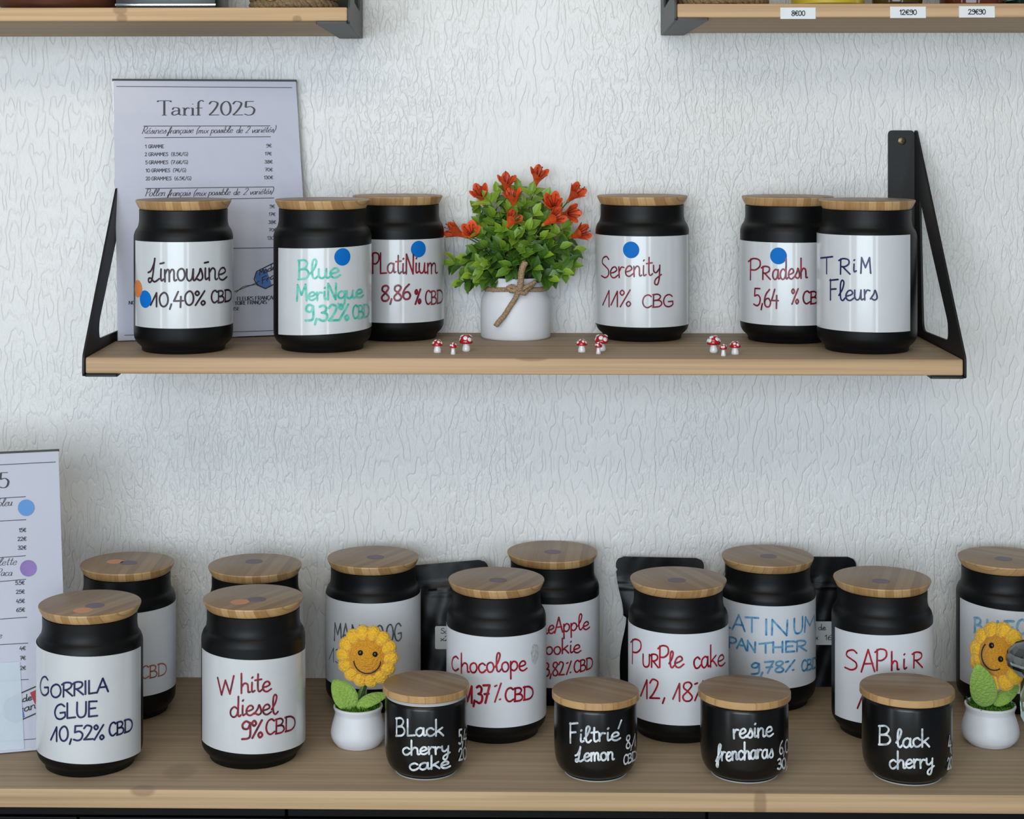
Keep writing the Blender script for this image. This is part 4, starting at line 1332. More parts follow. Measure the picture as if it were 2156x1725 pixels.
# ------------------------------------------------------------------ toadstools on the middle shelf
def mushroom_meshes(kind):
    if kind == 'large':
        prof = [(0.0001, 0.0078), (0.0042, 0.0080), (0.0066, 0.0086), (0.0071, 0.0096), (0.0068, 0.0116), (0.0059, 0.0143), (0.0047, 0.0163), (0.0033, 0.0172), (0.0001, 0.0174)]
        st = [(0.0001, 0), (0.0034, 0), (0.0041, 0.0008), (0.0043, 0.0026), (0.0038, 0.0052), (0.0031, 0.0070), (0.0032, 0.0084), (0.0001, 0.0084)]
        sp, zc, R = 0.0023, 0.0096, (0.0072, 0.0078)
    elif kind == 'medium':
        prof = [(0.0001, 0.0066), (0.0036, 0.0066), (0.0054, 0.0070), (0.0057, 0.0078), (0.0052, 0.0096), (0.0040, 0.0116), (0.0022, 0.0129), (0.0001, 0.0133)]
        st = [(0.0001, 0), (0.0038, 0), (0.0041, 0.0008), (0.0037, 0.0034), (0.0030, 0.0058), (0.0030, 0.0070), (0.0001, 0.0070)]
        sp, zc, R = 0.0015, 0.0078, (0.0057, 0.0055)
    else:
        prof = [(0.0001, 0.0064), (0.0022, 0.0064), (0.0036, 0.0069), (0.0039, 0.0078), (0.0036, 0.0094), (0.0027, 0.0110), (0.0014, 0.0119), (0.0001, 0.0121)]
        st = [(0.0001, 0), (0.0024, 0), (0.0026, 0.0006), (0.0021, 0.0032), (0.0018, 0.0056), (0.0019, 0.0068), (0.0001, 0.0068)]
        sp, zc, R = 0.0011, 0.0078, (0.0039, 0.0043)
    cap = MB().lathe(prof, 40).mesh('cap', 50)
    cap.materials.append(M['red_cap'])
    stem = MB().lathe(st, 32).mesh('stem', 50)
    stem.materials.append(M['white_enamel'])
    dots = []
    for (az, el) in [(0.1, 40), (0.22, 26), (0.55, 30), (0.78, 24), (0.4, 60), (0.9, 62), (-0.12, 26)]:
        a, t = 2 * PI * az - PI / 2 - 0.5, math.radians(el)
        d = Vector((R[0] * math.cos(t) * math.cos(a), R[0] * math.cos(t) * math.sin(a), R[1] * math.sin(t)))
        # settle on the lathe profile
        z = zc + d.z
        rr = 0
        for (r0, q0), (r1, q1) in zip(prof, prof[1:]):
            if q0 <= z <= q1 and q1 > q0 and q0 >= prof[2][1]:
                rr = r0 + (r1 - r0) * (z - q0) / (q1 - q0)
        n = Vector((d.x / R[0] ** 2, d.y / R[0] ** 2, d.z / R[1] ** 2)).normalized()
        c = Vector((rr * math.cos(a), rr * math.sin(a), z))
        rot = Vector((0, 0, 1)).rotation_difference(n).to_matrix()
        mb = MB().ball(c, sp, 16, 8, 1, 1, 0.28, rot)
        me = mb.mesh('spot', 60)
        me.materials.append(M['white_enamel'])
        dots.append(me)
    return cap, stem, dots


MUSH = {k: mushroom_meshes(k) for k in ('large', 'medium', 'small')}
for (px, by, kind, rz, lab) in [
    (921, 743, 'medium', 0.2, 'medium toadstool figurine, leftmost of the three left of the flower pot'),
    (954, 747, 'small', 1.0, 'smallest toadstool figurine of the trio left of the flower pot'),
    (981.5, 741, 'large', -0.25, 'largest toadstool figurine of the trio left of the flower pot'),
    (1225, 742, 'medium', 0.2, 'medium toadstool figurine, nearest the flower pot on its right side'),
    (1267, 740.5, 'large', -0.35, 'large toadstool figurine at the foot of the 11% jar'),
    (1260, 746, 'small', 0.9, 'smallest toadstool figurine overlapping the large one by the 11% jar'),
    (1502.6, 743.6, 'large', 0.45, 'large toadstool figurine with one big white spot, left of the 5,64% jar'),
    (1523, 750.5, 'small', 1.3, 'smallest toadstool figurine of the trio by the 5,64% jar'),
    (1547.7, 746.8, 'medium', -0.4, 'rightmost toadstool figurine on the middle shelf')]:
    D = dep(by, HM, 0.003)
    x, y = XY(px, D)
    e = empty('toadstool_figurine', (x, y, Z_SHELF), lab, 'figurine', 'red and white toadstools on the middle shelf', (0, 0, rz))
    cap, stem, dots = MUSH[kind]
    put('stem', stem, None, e)
    c = put('cap', cap, None, e)
    for d in dots:
        put('spot', d, None, c)


# ------------------------------------------------------------------ twine helper
def strand(pts, r, twist=900.0, n=3, fuzz=0):
    """rope of twisted strands along a path"""
    pts = [Vector(p) for p in pts]
    mb = MB()
    dense = []
    acc = 0.0
    P = [tuple(p) for p in pts]
    dense = [Vector(p) for p in catmull3(P, 14)]
    frames = []
    prev = None
    dist = 0
    for i, p in enumerate(dense):
        t = (dense[min(i + 1, len(dense) - 1)] - dense[max(i - 1, 0)]).normalized()
        u = t.orthogonal() if prev is None else (prev - t * prev.dot(t))
        u.normalize()
        prev = u
        if i:
            dist += (p - dense[i - 1]).length
        frames.append((p, u, t.cross(u), dist))
    for k in range(n):
        line = []
        for (p, u, w, d) in frames:
            a = 2 * PI * k / n + d * twist
            line.append(p + u * math.cos(a) * r * 0.52 + w * math.sin(a) * r * 0.52)
        mb.tube(line, r * 0.58, 6)
    return mb


def catmull3(P, n):
    P = [(2 * a - b, 2 * c - d, 2 * e - f) for (a, c, e), (b, d, f) in [(P[0], P[1])]] + P + [(2 * a - b, 2 * c - d, 2 * e - f) for (a, c, e), (b, d, f) in [(P[-1], P[-2])]]
    out = []
    for i in range(1, len(P) - 2):
        p0, p1, p2, p3 = P[i - 1:i + 3]
        for k in range(n):
            t = k / n
            out.append(tuple(0.5 * (2 * b + (c - a) * t + (2 * a - 5 * b + 4 * c - d) * t * t + (3 * b - a - 3 * c + d) * t ** 3) for a, b, c, d in zip(p0, p1, p2, p3)))
    out.append(P[-2])
    return out


# ------------------------------------------------------------------ artificial plant
DP = 2.000
px_, py_ = XY(1085.5, DP)
plant = empty('potted_flowering_plant', (px_, py_, Z_SHELF), 'white pot of artificial orange red trumpet flowers tied with jute twine', 'plant')
OP = Vector((px_, py_, Z_SHELF))
pprof = [(0.0001, 0), (0.0370, 0), (0.0381, 0.0008), (0.0386, 0.0025)] + \
    smooth_prof([(0.0386, 0.0025), (0.0388, 0.020), (0.0386, 0.036), (0.0376, 0.043), (0.0352, 0.0492), (0.0340, 0.0525), (0.0336, 0.0560)], 5)[1:] + \
    [(0.0338, 0.0640), (0.0342, 0.0664), (0.0338, 0.0674), (0.0318, 0.0674), (0.0314, 0.064), (0.0310, 0.050), (0.0001, 0.050)]
put('pot', MB().lathe(pprof, 96).mesh('pot', 50), M['pot'], plant)
put('soil', MB().lathe([(0.0001, 0.0505), (0.0306, 0.0505), (0.0306, 0.056), (0.02, 0.060), (0.0001, 0.061)], 40).mesh('soil', 50), M['moss'], plant)

# twine round the neck, knot and tails
ring = []
for k in range(41):
    a = 2 * PI * k / 40
    ring.append((0.0356 * math.cos(a), 0.0356 * math.sin(a), 0.0555 + 0.0006 * math.sin(3 * a)))
tw = put('twine', strand(ring, 0.0024).mesh('twine', 60, fix=False), M['twine'], plant)


def pp(px, py, D):
    return P3(px, py, D) - OP


DN = DP - 0.0385
knot = [pp(1068, 607, DN), pp(1078, 603, DN - 0.002), pp(1090, 611, DN - 0.004), pp(1104, 618, DN - 0.003), pp(1108, 609, DN - 0.002), pp(1097, 604, DN - 0.005), pp(1084, 612, DN - 0.005), pp(1074, 612, DN - 0.003), pp(1070, 604, DN - 0.002)]
put('knot', strand(knot, 0.0024).mesh('knot', 60, fix=False), M['twine'], tw)
put('knot', strand([pp(1096, 612, DN - 0.004), pp(1108, 604, DN - 0.006), pp(1122, 597, DN - 0.003), pp(1126, 594, DN), pp(1122, 600, DN + 0.001), pp(1110, 609, DN - 0.003)], 0.0021).mesh('knot', 60, fix=False), M['twine'], tw)
t1 = [pp(1092, 612, DN - 0.004), pp(1084, 630, DN - 0.004), pp(1074, 645, DN - 0.004), pp(1062, 664, DN - 0.003), pp(1050, 678, DN - 0.003), pp(1044, 686, DN - 0.003)]
put('tail', strand(t1, 0.0028).mesh('tail', 60, fix=False), M['twine'], tw)
t2 = [pp(1094, 610, DN - 0.005), pp(1096, 596, DN - 0.008), pp(1097, 580, DN - 0.010), pp(1100, 564, DN - 0.010), pp(1106, 553, DN - 0.009)]
put('tail', strand(t2, 0.0034, 600, 4).mesh('tail', 60, fix=False), M['twine'], tw)

rl = random.Random(31)


def leaf_geo(mb, tones, base, d, nrm, L, Wd, tone, curl=0.25, serr=True):
    """toothed leaf with a folded midrib, curving along its length"""
    d = d.normalized()
    s = d.cross(nrm).normalized()
    nrm = s.cross(d).normalized()
    prof = [(0.0, 0.04), (0.10, 0.34), (0.24, 0.74), (0.40, 0.98), (0.55, 1.0), (0.70, 0.82), (0.84, 0.5), (0.94, 0.2), (1.0, 0.0)]
    vs, fs, tn = [], [], []
    for i, (t, w) in enumerate(prof):
        c = base + d * (L * t) - nrm * (curl * L * t * t) + nrm * (0.05 * L * math.sin(t * PI))
        hw = Wd * 0.5 * w
        if serr and 0 < i < 8:
            hw *= 1.08 if i % 2 else 0.93
        up = nrm * (hw * 0.35)
        th = nrm * 0.00035
        vs += [c - s * hw + up, c - s * hw * 0.5 + up * 0.42, c, c + s * hw * 0.5 + up * 0.42, c + s * hw + up]
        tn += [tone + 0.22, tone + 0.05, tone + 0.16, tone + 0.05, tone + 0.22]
        if i:
            a, b = 5 * i - 5, 5 * i
            for k in range(4):
                fs.append((a + k, a + k + 1, b + k + 1, b + k))
    n = len(vs)
    vs += [v - nrm * 0.0004 for v in vs]
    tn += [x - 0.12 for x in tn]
    fs += [tuple(n + i for i in reversed(f)) for f in list(fs)]
    rim = [5 * i for i in range(9)] + [5 * i + 4 for i in range(8, -1, -1)]
    for k in range(len(rim)):
        a, b = rim[k], rim[(k + 1) % len(rim)]
        fs.append((a, n + a, n + b, b))
    mb.add(vs, fs)
    tones += tn


tips = [(951, 556, 0), (968, 596, -12), (990, 582, -26), (1000, 528, 4), (1012, 489, -8), (1004, 440, 6), (1028, 418, -4), (1046, 404, 10), (1066, 398, 2), (1092, 396, 10), (1118, 402, 4), (1150, 415, 8),
        (1172, 446, 2), (1192, 478, -4), (1213, 528, 6), (1206, 560, -8), (1188, 574, -24), (1160, 588, -30), (1018, 590, -30), (1048, 486, -22), (1082, 452, -16), (1112, 478, -24), (1142, 500, -22), (1058, 520, -32),
        (1100, 536, -36), (1150, 540, -30), (1030, 556, -34), (1074, 566, -40), (1128, 566, -40), (1172, 520, -14), (1036, 452, -14), (1128, 446, -12), (980, 545, -16), (1072, 430, -10), (1148, 462, 0), (1185, 520, -24),
        (1020, 520, -26), (1088, 500, -34), (1120, 520, -36), (1064, 480, -26), (1012, 560, -30), (1060, 456, 0), (1100, 430, 0), (1196, 500, 10), (1040, 470, 10), (1010, 470, 12), (1090, 470, 12), (1140, 470, 14)]
fol, tones = MB(), []
stems = MB()
for (tx, ty, dd) in tips:
    tip = pp(tx, ty, DP + dd * 0.001)
    root = Vector((rl.uniform(-0.016, 0.016), rl.uniform(-0.016, 0.016), 0.056))
    mid_ = root.lerp(tip, 0.5) + Vector((0, 0, 0.012))
    line = [root * (1 - t) ** 2 + mid_ * 2 * t * (1 - t) + tip * t * t for t in [k / 8 for k in range(9)]]
    stems.tube(line, 0.0007, 5)
    dirn = (line[-1] - line[-2]).normalized()
    # leaf pairs along the upper part of the sprig
    for q, t in enumerate((0.50, 0.66, 0.80, 0.92)):
        if q < 1 and rl.random() < 0.3:
            continue
        i = int(t * 8)
        c = line[i].lerp(line[min(8, i + 1)], t * 8 - i)
        ang0 = rl.uniform(0, PI)
        side = dirn.orthogonal().normalized()
        for sgn in (1, -1):
            sd = (Matrix.Rotation(ang0 + (PI if sgn < 0 else 0), 3, dirn) @ side)
            ld = (dirn * 0.75 + sd * 0.9 + Vector((0, -0.12, 0))).normalized()
            nrm = (Vector((0, -0.75, 0.75)) + dirn * 0.4 + Vector((rl.uniform(-.4, .4), rl.uniform(-.3, .3), rl.uniform(-.3, .3)))).normalized()
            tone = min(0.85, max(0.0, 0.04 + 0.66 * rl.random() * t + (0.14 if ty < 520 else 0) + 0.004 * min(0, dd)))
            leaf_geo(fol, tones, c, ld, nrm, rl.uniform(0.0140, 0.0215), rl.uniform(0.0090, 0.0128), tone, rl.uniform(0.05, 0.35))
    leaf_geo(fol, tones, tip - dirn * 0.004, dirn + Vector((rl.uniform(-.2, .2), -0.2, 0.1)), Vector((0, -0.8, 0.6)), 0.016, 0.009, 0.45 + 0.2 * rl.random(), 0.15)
fme = fol.mesh('foliage', 60, fix=False)
ca = fme.color_attributes.new('tone', 'FLOAT_COLOR', 'POINT')
for i, t in enumerate(tones):
    t = min(1, max(0, t))
    ca.data[i].color = (t, t, t, 1)
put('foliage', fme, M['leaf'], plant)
put('stems', stems.mesh('stems', 60, fix=False), M['stem'], plant)


def trumpet(base, mouth, length, flare):
    """funnel flower with five pointed, recurved lobes and stamens"""
    d = (mouth - base).normalized()
    a = d.orthogonal().normalized()
    b = d.cross(a)
    seg = 40
    prof = [(0.0, 0.10), (0.08, 0.17), (0.25, 0.25), (0.45, 0.36), (0.62, 0.52), (0.76, 0.68)]
    mb = MB()
    vs, fs = [], []
    ph = rl.uniform(0, 1)
    rings = prof + [(0.88, 0.84), (0.97, 1.02)]
    for i, (t, r) in enumerate(rings):
        for k in range(seg):
            an = 2 * PI * k / seg
            lobe = abs(math.cos(2.5 * an + ph))       # 5 lobes
            ext = 0
            rr = r
            if i >= 6:
                ext = (lobe - 0.45) * 0.20 * (i - 5) * 0.7
                rr = r * (0.86 + 0.20 * lobe)
            else:
                rr = r * (1 + 0.05 * math.cos(5 * an + 2 * ph))
            vs.append(base + d * (length * (t + ext)) + (a * math.cos(an) + b * math.sin(an)) * (flare * rr))
    for i in range(len(rings) - 1):
        for k in range(seg):
            k2 = (k + 1) % seg
            fs.append((i * seg + k, i * seg + k2, (i + 1) * seg + k2, (i + 1) * seg + k))
    n = len(vs)
    cen = [base + d * (length * t) for (t, r) in rings for k in range(seg)]
    vs += [v - (v - c) * 0.07 for v, c in zip(vs, cen)]
    fs += [tuple(n + q for q in reversed(f)) for f in list(fs)]
    e = (len(rings) - 1) * seg
    for k in range(seg):
        k2 = (k + 1) % seg
        fs.append((e + k, e + k2, n + e + k2, n + e + k))
    mb.add(vs, fs)
    st = MB()
    for k in range(6):
        an = 2 * PI * k / 6
        p0 = base + d * length * 0.3
        p1 = base + d * length * rl.uniform(1.08, 1.28) + (a * math.cos(an) + b * math.sin(an)) * flare * rl.uniform(0.3, 0.65)
        st.tube([p0, p0.lerp(p1, 0.5), p1], 0.00035, 5)
        st.ball(p1, 0.0008, 8, 6)
    se = MB().lathe([(0.0001, -0.0025), (0.0011, -0.002), (0.0019, 0.0), (0.0021, 0.0022), (0.0020, 0.0034)], 12)
    rot = Vector((0, 0, 1)).rotation_difference(d).to_matrix()
    se.v = [tuple(base + rot @ Vector(v)) for v in se.v]
    return mb, st, se


for (bx, by, mx, my, dz, db) in [(1126, 394, 1135, 364, 10, 0), (1064, 406, 1067, 378, 0, -8), (1020, 432, 1010, 404, 8, -6), (1084, 441, 1079, 409, -10, -17), (1064, 482, 1082, 457, -24, -30), (981, 499, 950, 484, 6, 0),
                                 (995, 500, 992, 488, -2, -12), (1166, 448, 1164, 424, 0, -20), (1143, 474, 1174, 455, -22, -34), (1184, 450, 1206, 449, 4, -8), (1196, 424, 1216, 402, 12, 2), (1200, 501, 1228, 489, 8, -2)]:
    b0, m0 = pp(bx, by, DP + dz * 0.001), pp(mx, my, DP + db * 0.001)
    ln = max(0.016, (m0 - b0).length)
    f, st, se = trumpet(b0, m0, ln * 1.08, 0.0104)
    fo = put('flower', f.mesh('flower', 60, fix=False), M['flower'], plant)
    put('stamens', st.mesh('stamens', 60), M['stamen'], fo)
    put('sepal', se.mesh('sepal', 60), M['flower_edge'], fo)
    put('flower_stalk', MB().tube([b0, b0.lerp(Vector((0, 0, 0.07)), 0.35) + Vector((0, 0, 0.004)), b0.lerp(Vector((0, 0, 0.06)), 0.8)], 0.0007, 6).mesh('flower_stalk', 60), M['stem'], fo)


# ------------------------------------------------------------------ crocheted sunflowers
def petal_ring(n, r_in, r_out, rot0=0.0):
    """petals in the XZ plane facing -Y: each a plump stitched lobe with radial yarn ridges"""
    res = []
    for k in range(n):
        a = 2 * PI * k / n + rot0
        mid_r = (r_in + r_out) / 2
        hl, hw = (r_out - r_in) / 2 * 1.12, mid_r * PI / n * 1.34
        vs, fs = [], []
        S_, T_ = 28, 14
        for i in range(1, T_):
            t = PI * i / T_
            for j in range(S_):
                p = 2 * PI * j / S_
                # long axis along radius (local Z), width local X, depth local Y
                x = math.sin(t) * math.cos(p)
                y = math.sin(t) * math.sin(p)
                z = math.cos(t)
                ridge = 1 + 0.07 * math.cos(9 * math.acos(max(-1, min(1, x)))) * math.sin(t)
                X, Y, Z = hw * x * (1.0 + 0.28 * z), 0.0062 * y * ridge, hl * z * (1 - 0.10 * x * x)
                q = Matrix.Rotation(-a, 3, 'Y') @ Vector((X, Y - 0.0012 * (z < 0), Z + mid_r))
                vs.append(q)
        for sg in (1, -1):
            vs.append(Matrix.Rotation(-a, 3, 'Y') @ Vector((0, 0, mid_r + sg * hl)))
        n0 = (T_ - 1) * S_
        for i in range(T_ - 2):
            for j in range(S_):
                j2 = (j + 1) % S_
                fs.append((i * S_ + j, (i + 1) * S_ + j, (i + 1) * S_ + j2, i * S_ + j2))
        for j in range(S_):
            j2 = (j + 1) % S_
            fs.append((n0, j, j2))
            fs.append((n0 + 1, (T_ - 2) * S_ + j2, (T_ - 2) * S_ + j))
        res.append(MB().add(vs, fs))
    return res


def crochet_leaf(base, tip, width, face, thick=0.0022, fold=0.0, bow=0.0):
    """thick knitted leaf between two points"""
    d = tip - base
    L = d.length
    d.normalize()
    s = d.cross(face).normalized()
    n = s.cross(d).normalized()
    if n.dot(face) < 0:
        n = -n
    U, V = 18, 26
    grid = {}
    vs, fs = [], []
    for side in (1, -1):
        for i in range(V + 1):
            t = i / V
            w = (math.sin(PI * min(1, t ** 0.8)) ** 0.62) if 0 < t < 1 else 0.0
            for j in range(U + 1):
                u = j / U * 2 - 1
                rim = math.sqrt(max(0, 1 - u * u)) * (w ** 0.4 if w > 0 else 0)
                stitch = 1 + 0.25 * math.sin(t * 46) * math.sin(u * 11)
                p = base + d * (L * t) + s * (u * w * width / 2) + n * (side * thick * rim * stitch + fold * abs(u) * w * width / 2 + bow * math.sin(PI * t))
                grid[(side, i, j)] = len(vs)
                vs.append(p)
    for side in (1, -1):
        for i in range(V):
            for j in range(U):
                f = (grid[(side, i, j)], grid[(side, i, j + 1)], grid[(side, i + 1, j + 1)], grid[(side, i + 1, j)])
                fs.append(f if side > 0 else tuple(reversed(f)))
    mb = MB().add(vs, fs)
    return mb


def sunflower(px, base_y, rmax, rim, ht, head_px, head_py, head_dD, yaw, roll, leaves, label, petals, hs, pitch=0.0):
    D = dep(base_y, HC, 0.022)
    x, y = XY(px, D)
    O = Vector((x, y, Z_COUNTER))
    e = empty('crochet_sunflower', O, label, 'crochet flower', 'crocheted smiling sunflowers in white pots')
    prof = [(0.0001, 0), (0.0205, 0), (0.0222, 0.0010)] + smooth_prof([(0.0222, 0.0010), (rmax - 0.0018, 0.0062), (rmax, 0.0125), (rmax - 0.0012, 0.0205), (rim - 0.0012, 0.0300), (rim - 0.0016, ht - 0.006), (rim, ht - 0.0012)], 6)[1:] + \
        [(rim - 0.0002, ht), (rim - 0.0016, ht + 0.0003), (rim - 0.0028, ht - 0.002), (rim - 0.004, ht - 0.009), (0.0001, ht - 0.009)]
    put('pot', MB().lathe(prof, 72).mesh('pot', 50), M['pot'], e)
    rr = random.Random(int(px))
    ms = MB().lathe([(0.0001, ht - 0.0088), (rim - 0.0045, ht - 0.0088), (rim - 0.0042, ht - 0.003), (0.010, ht + 0.0005), (0.0001, ht + 0.001)], 40)
    for k in range(420):
        a, r = rr.uniform(0, 2 * PI), (rim - 0.0035) * math.sqrt(rr.random())
        p = Vector((r * math.cos(a), r * math.sin(a), ht - 0.0035))
        q = p + Vector((rr.uniform(-.004, .004), rr.uniform(-.004, .004), rr.uniform(.003, .0068)))
        m_ = p.lerp(q, .5) + Vector((rr.uniform(-.002, .002), rr.uniform(-.002, .002), .001))
        ms.tube([p, m_, q], 0.0005, 4)
    put('moss', ms.mesh('moss', 60, fix=False), M['moss'], e)
    hc = P3(head_px, head_py, D + head_dD) - O
    R = (Matrix.Rotation(yaw, 3, 'Z') @ Matrix.Rotation(pitch, 3, 'X') @ Matrix.Rotation(roll, 3, 'Y'))
    def tr(mb):
        mb.v = [tuple(hc + R @ Vector(v)) for v in mb.v]
        return mb
    # stitched face: a dome of concentric crochet rounds
    r0 = 0.0205 * hs
    dome = []
    nR = 15
    for i in range(nR + 1):
        t = (PI / 2) * i / nR
        dome.append((r0 * math.sin(t), 0.0105 * hs * math.cos(t)))
    prof2 = []
    for i in range(70):
        t = (PI / 2) * (1 - i / 69)
        rp = 0.00035 * abs(math.sin(t * 15))
        prof2.append((max(0.0001, (r0 + rp) * math.sin(t)), (0.0105 * hs + rp) * math.cos(t)))
    prof2 = [(0.0001, -0.004), (r0 * 0.9, -0.004)] + prof2
    fm = MB().lathe(prof2, 90)
    fm.v = [(a, -c, b) for (a, b, c) in fm.v]
    face = put('face', tr(fm).mesh('face', 60), M['yarn_gold'], e)
    for pm in petal_ring(petals, r0 * 0.78, 0.0308 * hs, 0.12):
        put('petal', tr(pm).mesh('petal', 70), M['yarn_yellow'], face)

    def on_face(u, w, lift=0.0):
        k = math.sqrt(max(0, 1 - (u * u + w * w) / r0 ** 2))
        return Vector((u, -(0.0105 * hs * k + lift), w))
    for (u, w) in ((-0.0050, 0.0064), (0.0096, 0.0044)) if petals == 14 else ((-0.0078, 0.0050), (0.0072, 0.0050)):
        put('eye', tr(MB().ball(on_face(u * hs, w * hs, 0.0004), 0.0027 * hs, 20, 12, 1, 0.7, 1)).mesh('eye', 70), M['bead'], face)
    mouth = []
    for k in range(25):
        a = PI + 0.05 + (PI - 0.22) * k / 24
        u, w = 0.0012 + 0.0136 * math.cos(a), -0.0012 + 0.0140 * math.sin(a)
        if petals != 14:
            u, w = 0.0131 * math.cos(a), 0.0005 + 0.0132 * math.sin(a)
        mouth.append(on_face(u * hs, w * hs, 0.0006))
    put('mouth', tr(MB().tube(mouth, 0.00062, 6)).mesh('mouth', 70), M['thread'], face)
    # wrapped wire stem
    top = hc + R @ Vector((0, 0.003, -0.022 * hs))
    b = Vector((hc.x * 0.3 - 0.004, 0.002, ht - 0.006))
    put('stem', strand([tuple(b), tuple(b.lerp(top, 0.35)), tuple(b.lerp(top, 0.7)), tuple(top), tuple(top + (hc - top) * 0.6 + Vector((0, 0.003, 0)))], 0.0016, 1500, 2).mesh('stem', 60, fix=False), M['stem_wire'], e)
    for (bx, by, bD, tx, ty, tD, w, fc, fold, bow) in leaves:
        lf = crochet_leaf(P3(bx, by, D + bD) - O, P3(tx, ty, D + tD) - O, w, Vector(fc), 0.0026, fold, bow)
        put('leaf', lf.mesh('leaf', 70, fix=False), M['yarn_green'], e)
    return e


sunflower(754, 1583, 0.0277, 0.0250, 0.0395, 773, 1382, -0.012, math.radians(-4), math.radians(-3),
          [(746, 1492, -0.010, 701, 1432, -0.006, 0.024, (0.25, -1, 0.1), 0.10, 0.002), (750, 1490, -0.010, 818, 1462, -0.002, 0.014, (0, -0.75, 0.7), 0.12, 0.003), (757, 1488, 0.004, 768, 1440, 0.010, 0.010, (0, -1, 0.2), 0.1, 0.001)],
          'crocheted sunflower facing front in a white pot beside the raised lid canister', 14, 1.0)
sunflower(2085, 1580, 0.0286, 0.0255, 0.0395, 2103, 1382, -0.016, math.radians(-50), math.radians(41),
          [(2079, 1488, -0.016, 2057, 1398, -0.030, 0.027, (-0.1, -1, 0.1), 0.06, 0.002), (2092, 1485, -0.014, 2146, 1444, -0.010, 0.014, (0, -0.85, 0.5), 0.12, 0.002)],
          'crocheted sunflower tilted sideways in a white pot at the right edge', 12, 1.08, math.radians(-12))


# ------------------------------------------------------------------ black zip pouches
def pouch(px_l, px_r, top_y, Df, thick, label, roll=0.0, waist=0.0, seed=1):
    """stand-up pouch: flat sealed top, gusseted fuller bottom, leaning back to the wall"""
    xl_, yl_ = XY(px_l, Df)
    xr_, yr_ = XY(px_r, Df)
    O = Vector(((xl_ + xr_) / 2, (yl_ + yr_) / 2, Z_COUNTER))
    w = xr_ - xl_
    h = CAM.z - (top_y - PY0) * (Df + 0.02) / F - Z_COUNTER
    e = empty('zip_pouch', O, label, 'pouch', 'black zip pouches leaning on the wall')
    rg = random.Random(seed)
    ph = [rg.uniform(0, 6) for _ in range(6)]
    U, V = 40, 60
    vs, fs = [], []
    idx = {}
    for side in (0, 1):
        for i in range(V + 1):
            t = i / V
            z = h * t
            # outline: rounded upper corners, tear notches, slight waist
            hw = w / 2
            cr = 0.009
            if z > h - cr:
                q = (z - (h - cr)) / cr
                hw -= cr * (1 - math.sqrt(max(0, 1 - q * q)))
            if abs(z - (h - 0.0135)) < 0.0012:
                hw -= 0.0016
            hw -= waist * math.exp(-((t - 0.55) / 0.22) ** 2) + waist * 0.7 * (1 - t) * (t < 0.55)
            full = max(0.0, 1 - (t / 0.86) ** 1.7) if t < 0.86 else 0.0
            for j in range(U + 1):
                u = j / U * 2 - 1
                edge = (1 - abs(u) ** 3.0)
                b = thick * full * edge * 0.5
                wr = 0.0008 * edge * (math.sin(u * 7 + t * 9 + ph[0]) * math.sin(t * 14 + ph[1]) + 0.6 * math.sin(u * 15 - t * 17 + ph[2])) * (1 if t < 0.84 else 0.25)
                zip_ = 0.0012 * (math.exp(-((z - h + 0.027) / 0.0012) ** 2) + math.exp(-((z - h + 0.033) / 0.0012) ** 2))
                lean = 0.012 * t
                yy = -(b + 0.0006 + zip_ + wr * 0.8) + lean if side == 0 else (min(b, 0.006) + 0.0006 + lean)
                idx[(side, i, j)] = len(vs)
                p = Vector((u * hw, yy, z))
                vs.append(Matrix.Rotation(-roll * t, 3, 'Y') @ p if roll else p)
    for side in (0, 1):
        for i in range(V):
            for j in range(U):
                f = (idx[(side, i, j)], idx[(side, i, j + 1)], idx[(side, i + 1, j + 1)], idx[(side, i + 1, j)])
                fs.append(f if side == 0 else tuple(reversed(f)))
    for i in range(V):
        for j in (0, U):
            a, b, c, d = idx[(0, i, j)], idx[(0, i + 1, j)], idx[(1, i + 1, j)], idx[(1, i, j)]
            fs.append((a, b, c, d) if j == 0 else (d, c, b, a))
    for j in range(U):
        for i in (0, V):
            fs.append((idx[(0, i, j)], idx[(1, i, j)], idx[(1, i, j + 1)], idx[(0, i, j + 1)]))
    body = put('body', MB().add(vs, fs).mesh('body', 50), M['pouch'], e)

    def front(px, py, off):
        """point just before the pouch front"""
        v = FWD + RGT * ((px - PX0) / F) - UP * ((py - PY0) / F)
        P0 = CAM - O
        yb = -(thick * 0.5 * 0.8) - off
        return P0 + v * ((yb - P0.y) / v.y)
    return e, front


def pouch_label(e, front, box, items, pen=1.6):
    x0, y0, x1, y1 = box
    q = [front(x0, y0, 0.0016), front(x1, y0, 0.0016), front(x1, y1, 0.0016), front(x0, y1, 0.0016)]
    xs, zs = [p.x for p in q], [p.z for p in q]
    yy = sum(p.y for p in q) / 4
    rect = rounded([(min(xs), min(zs)), (max(xs), min(zs)), (max(xs), max(zs)), (min(xs), max(zs))], 0.002, 4)
    L = put('label', MB().prism(rect, 1, yy - 0.0002, yy).mesh('label', 30), M['tag_paper'], e)
    mb = MB()
    for itx in items:
        for st in word(*itx):
            vs, fs = ribbon(st, pen)
            mb.add([(front(a, b, 0).x, yy - 0.0004, front(a, b, 0).z) for a, b in vs], fs)
    put('handwriting', mb.mesh('handwriting', 0, fix=False), M['i_grey'], L)


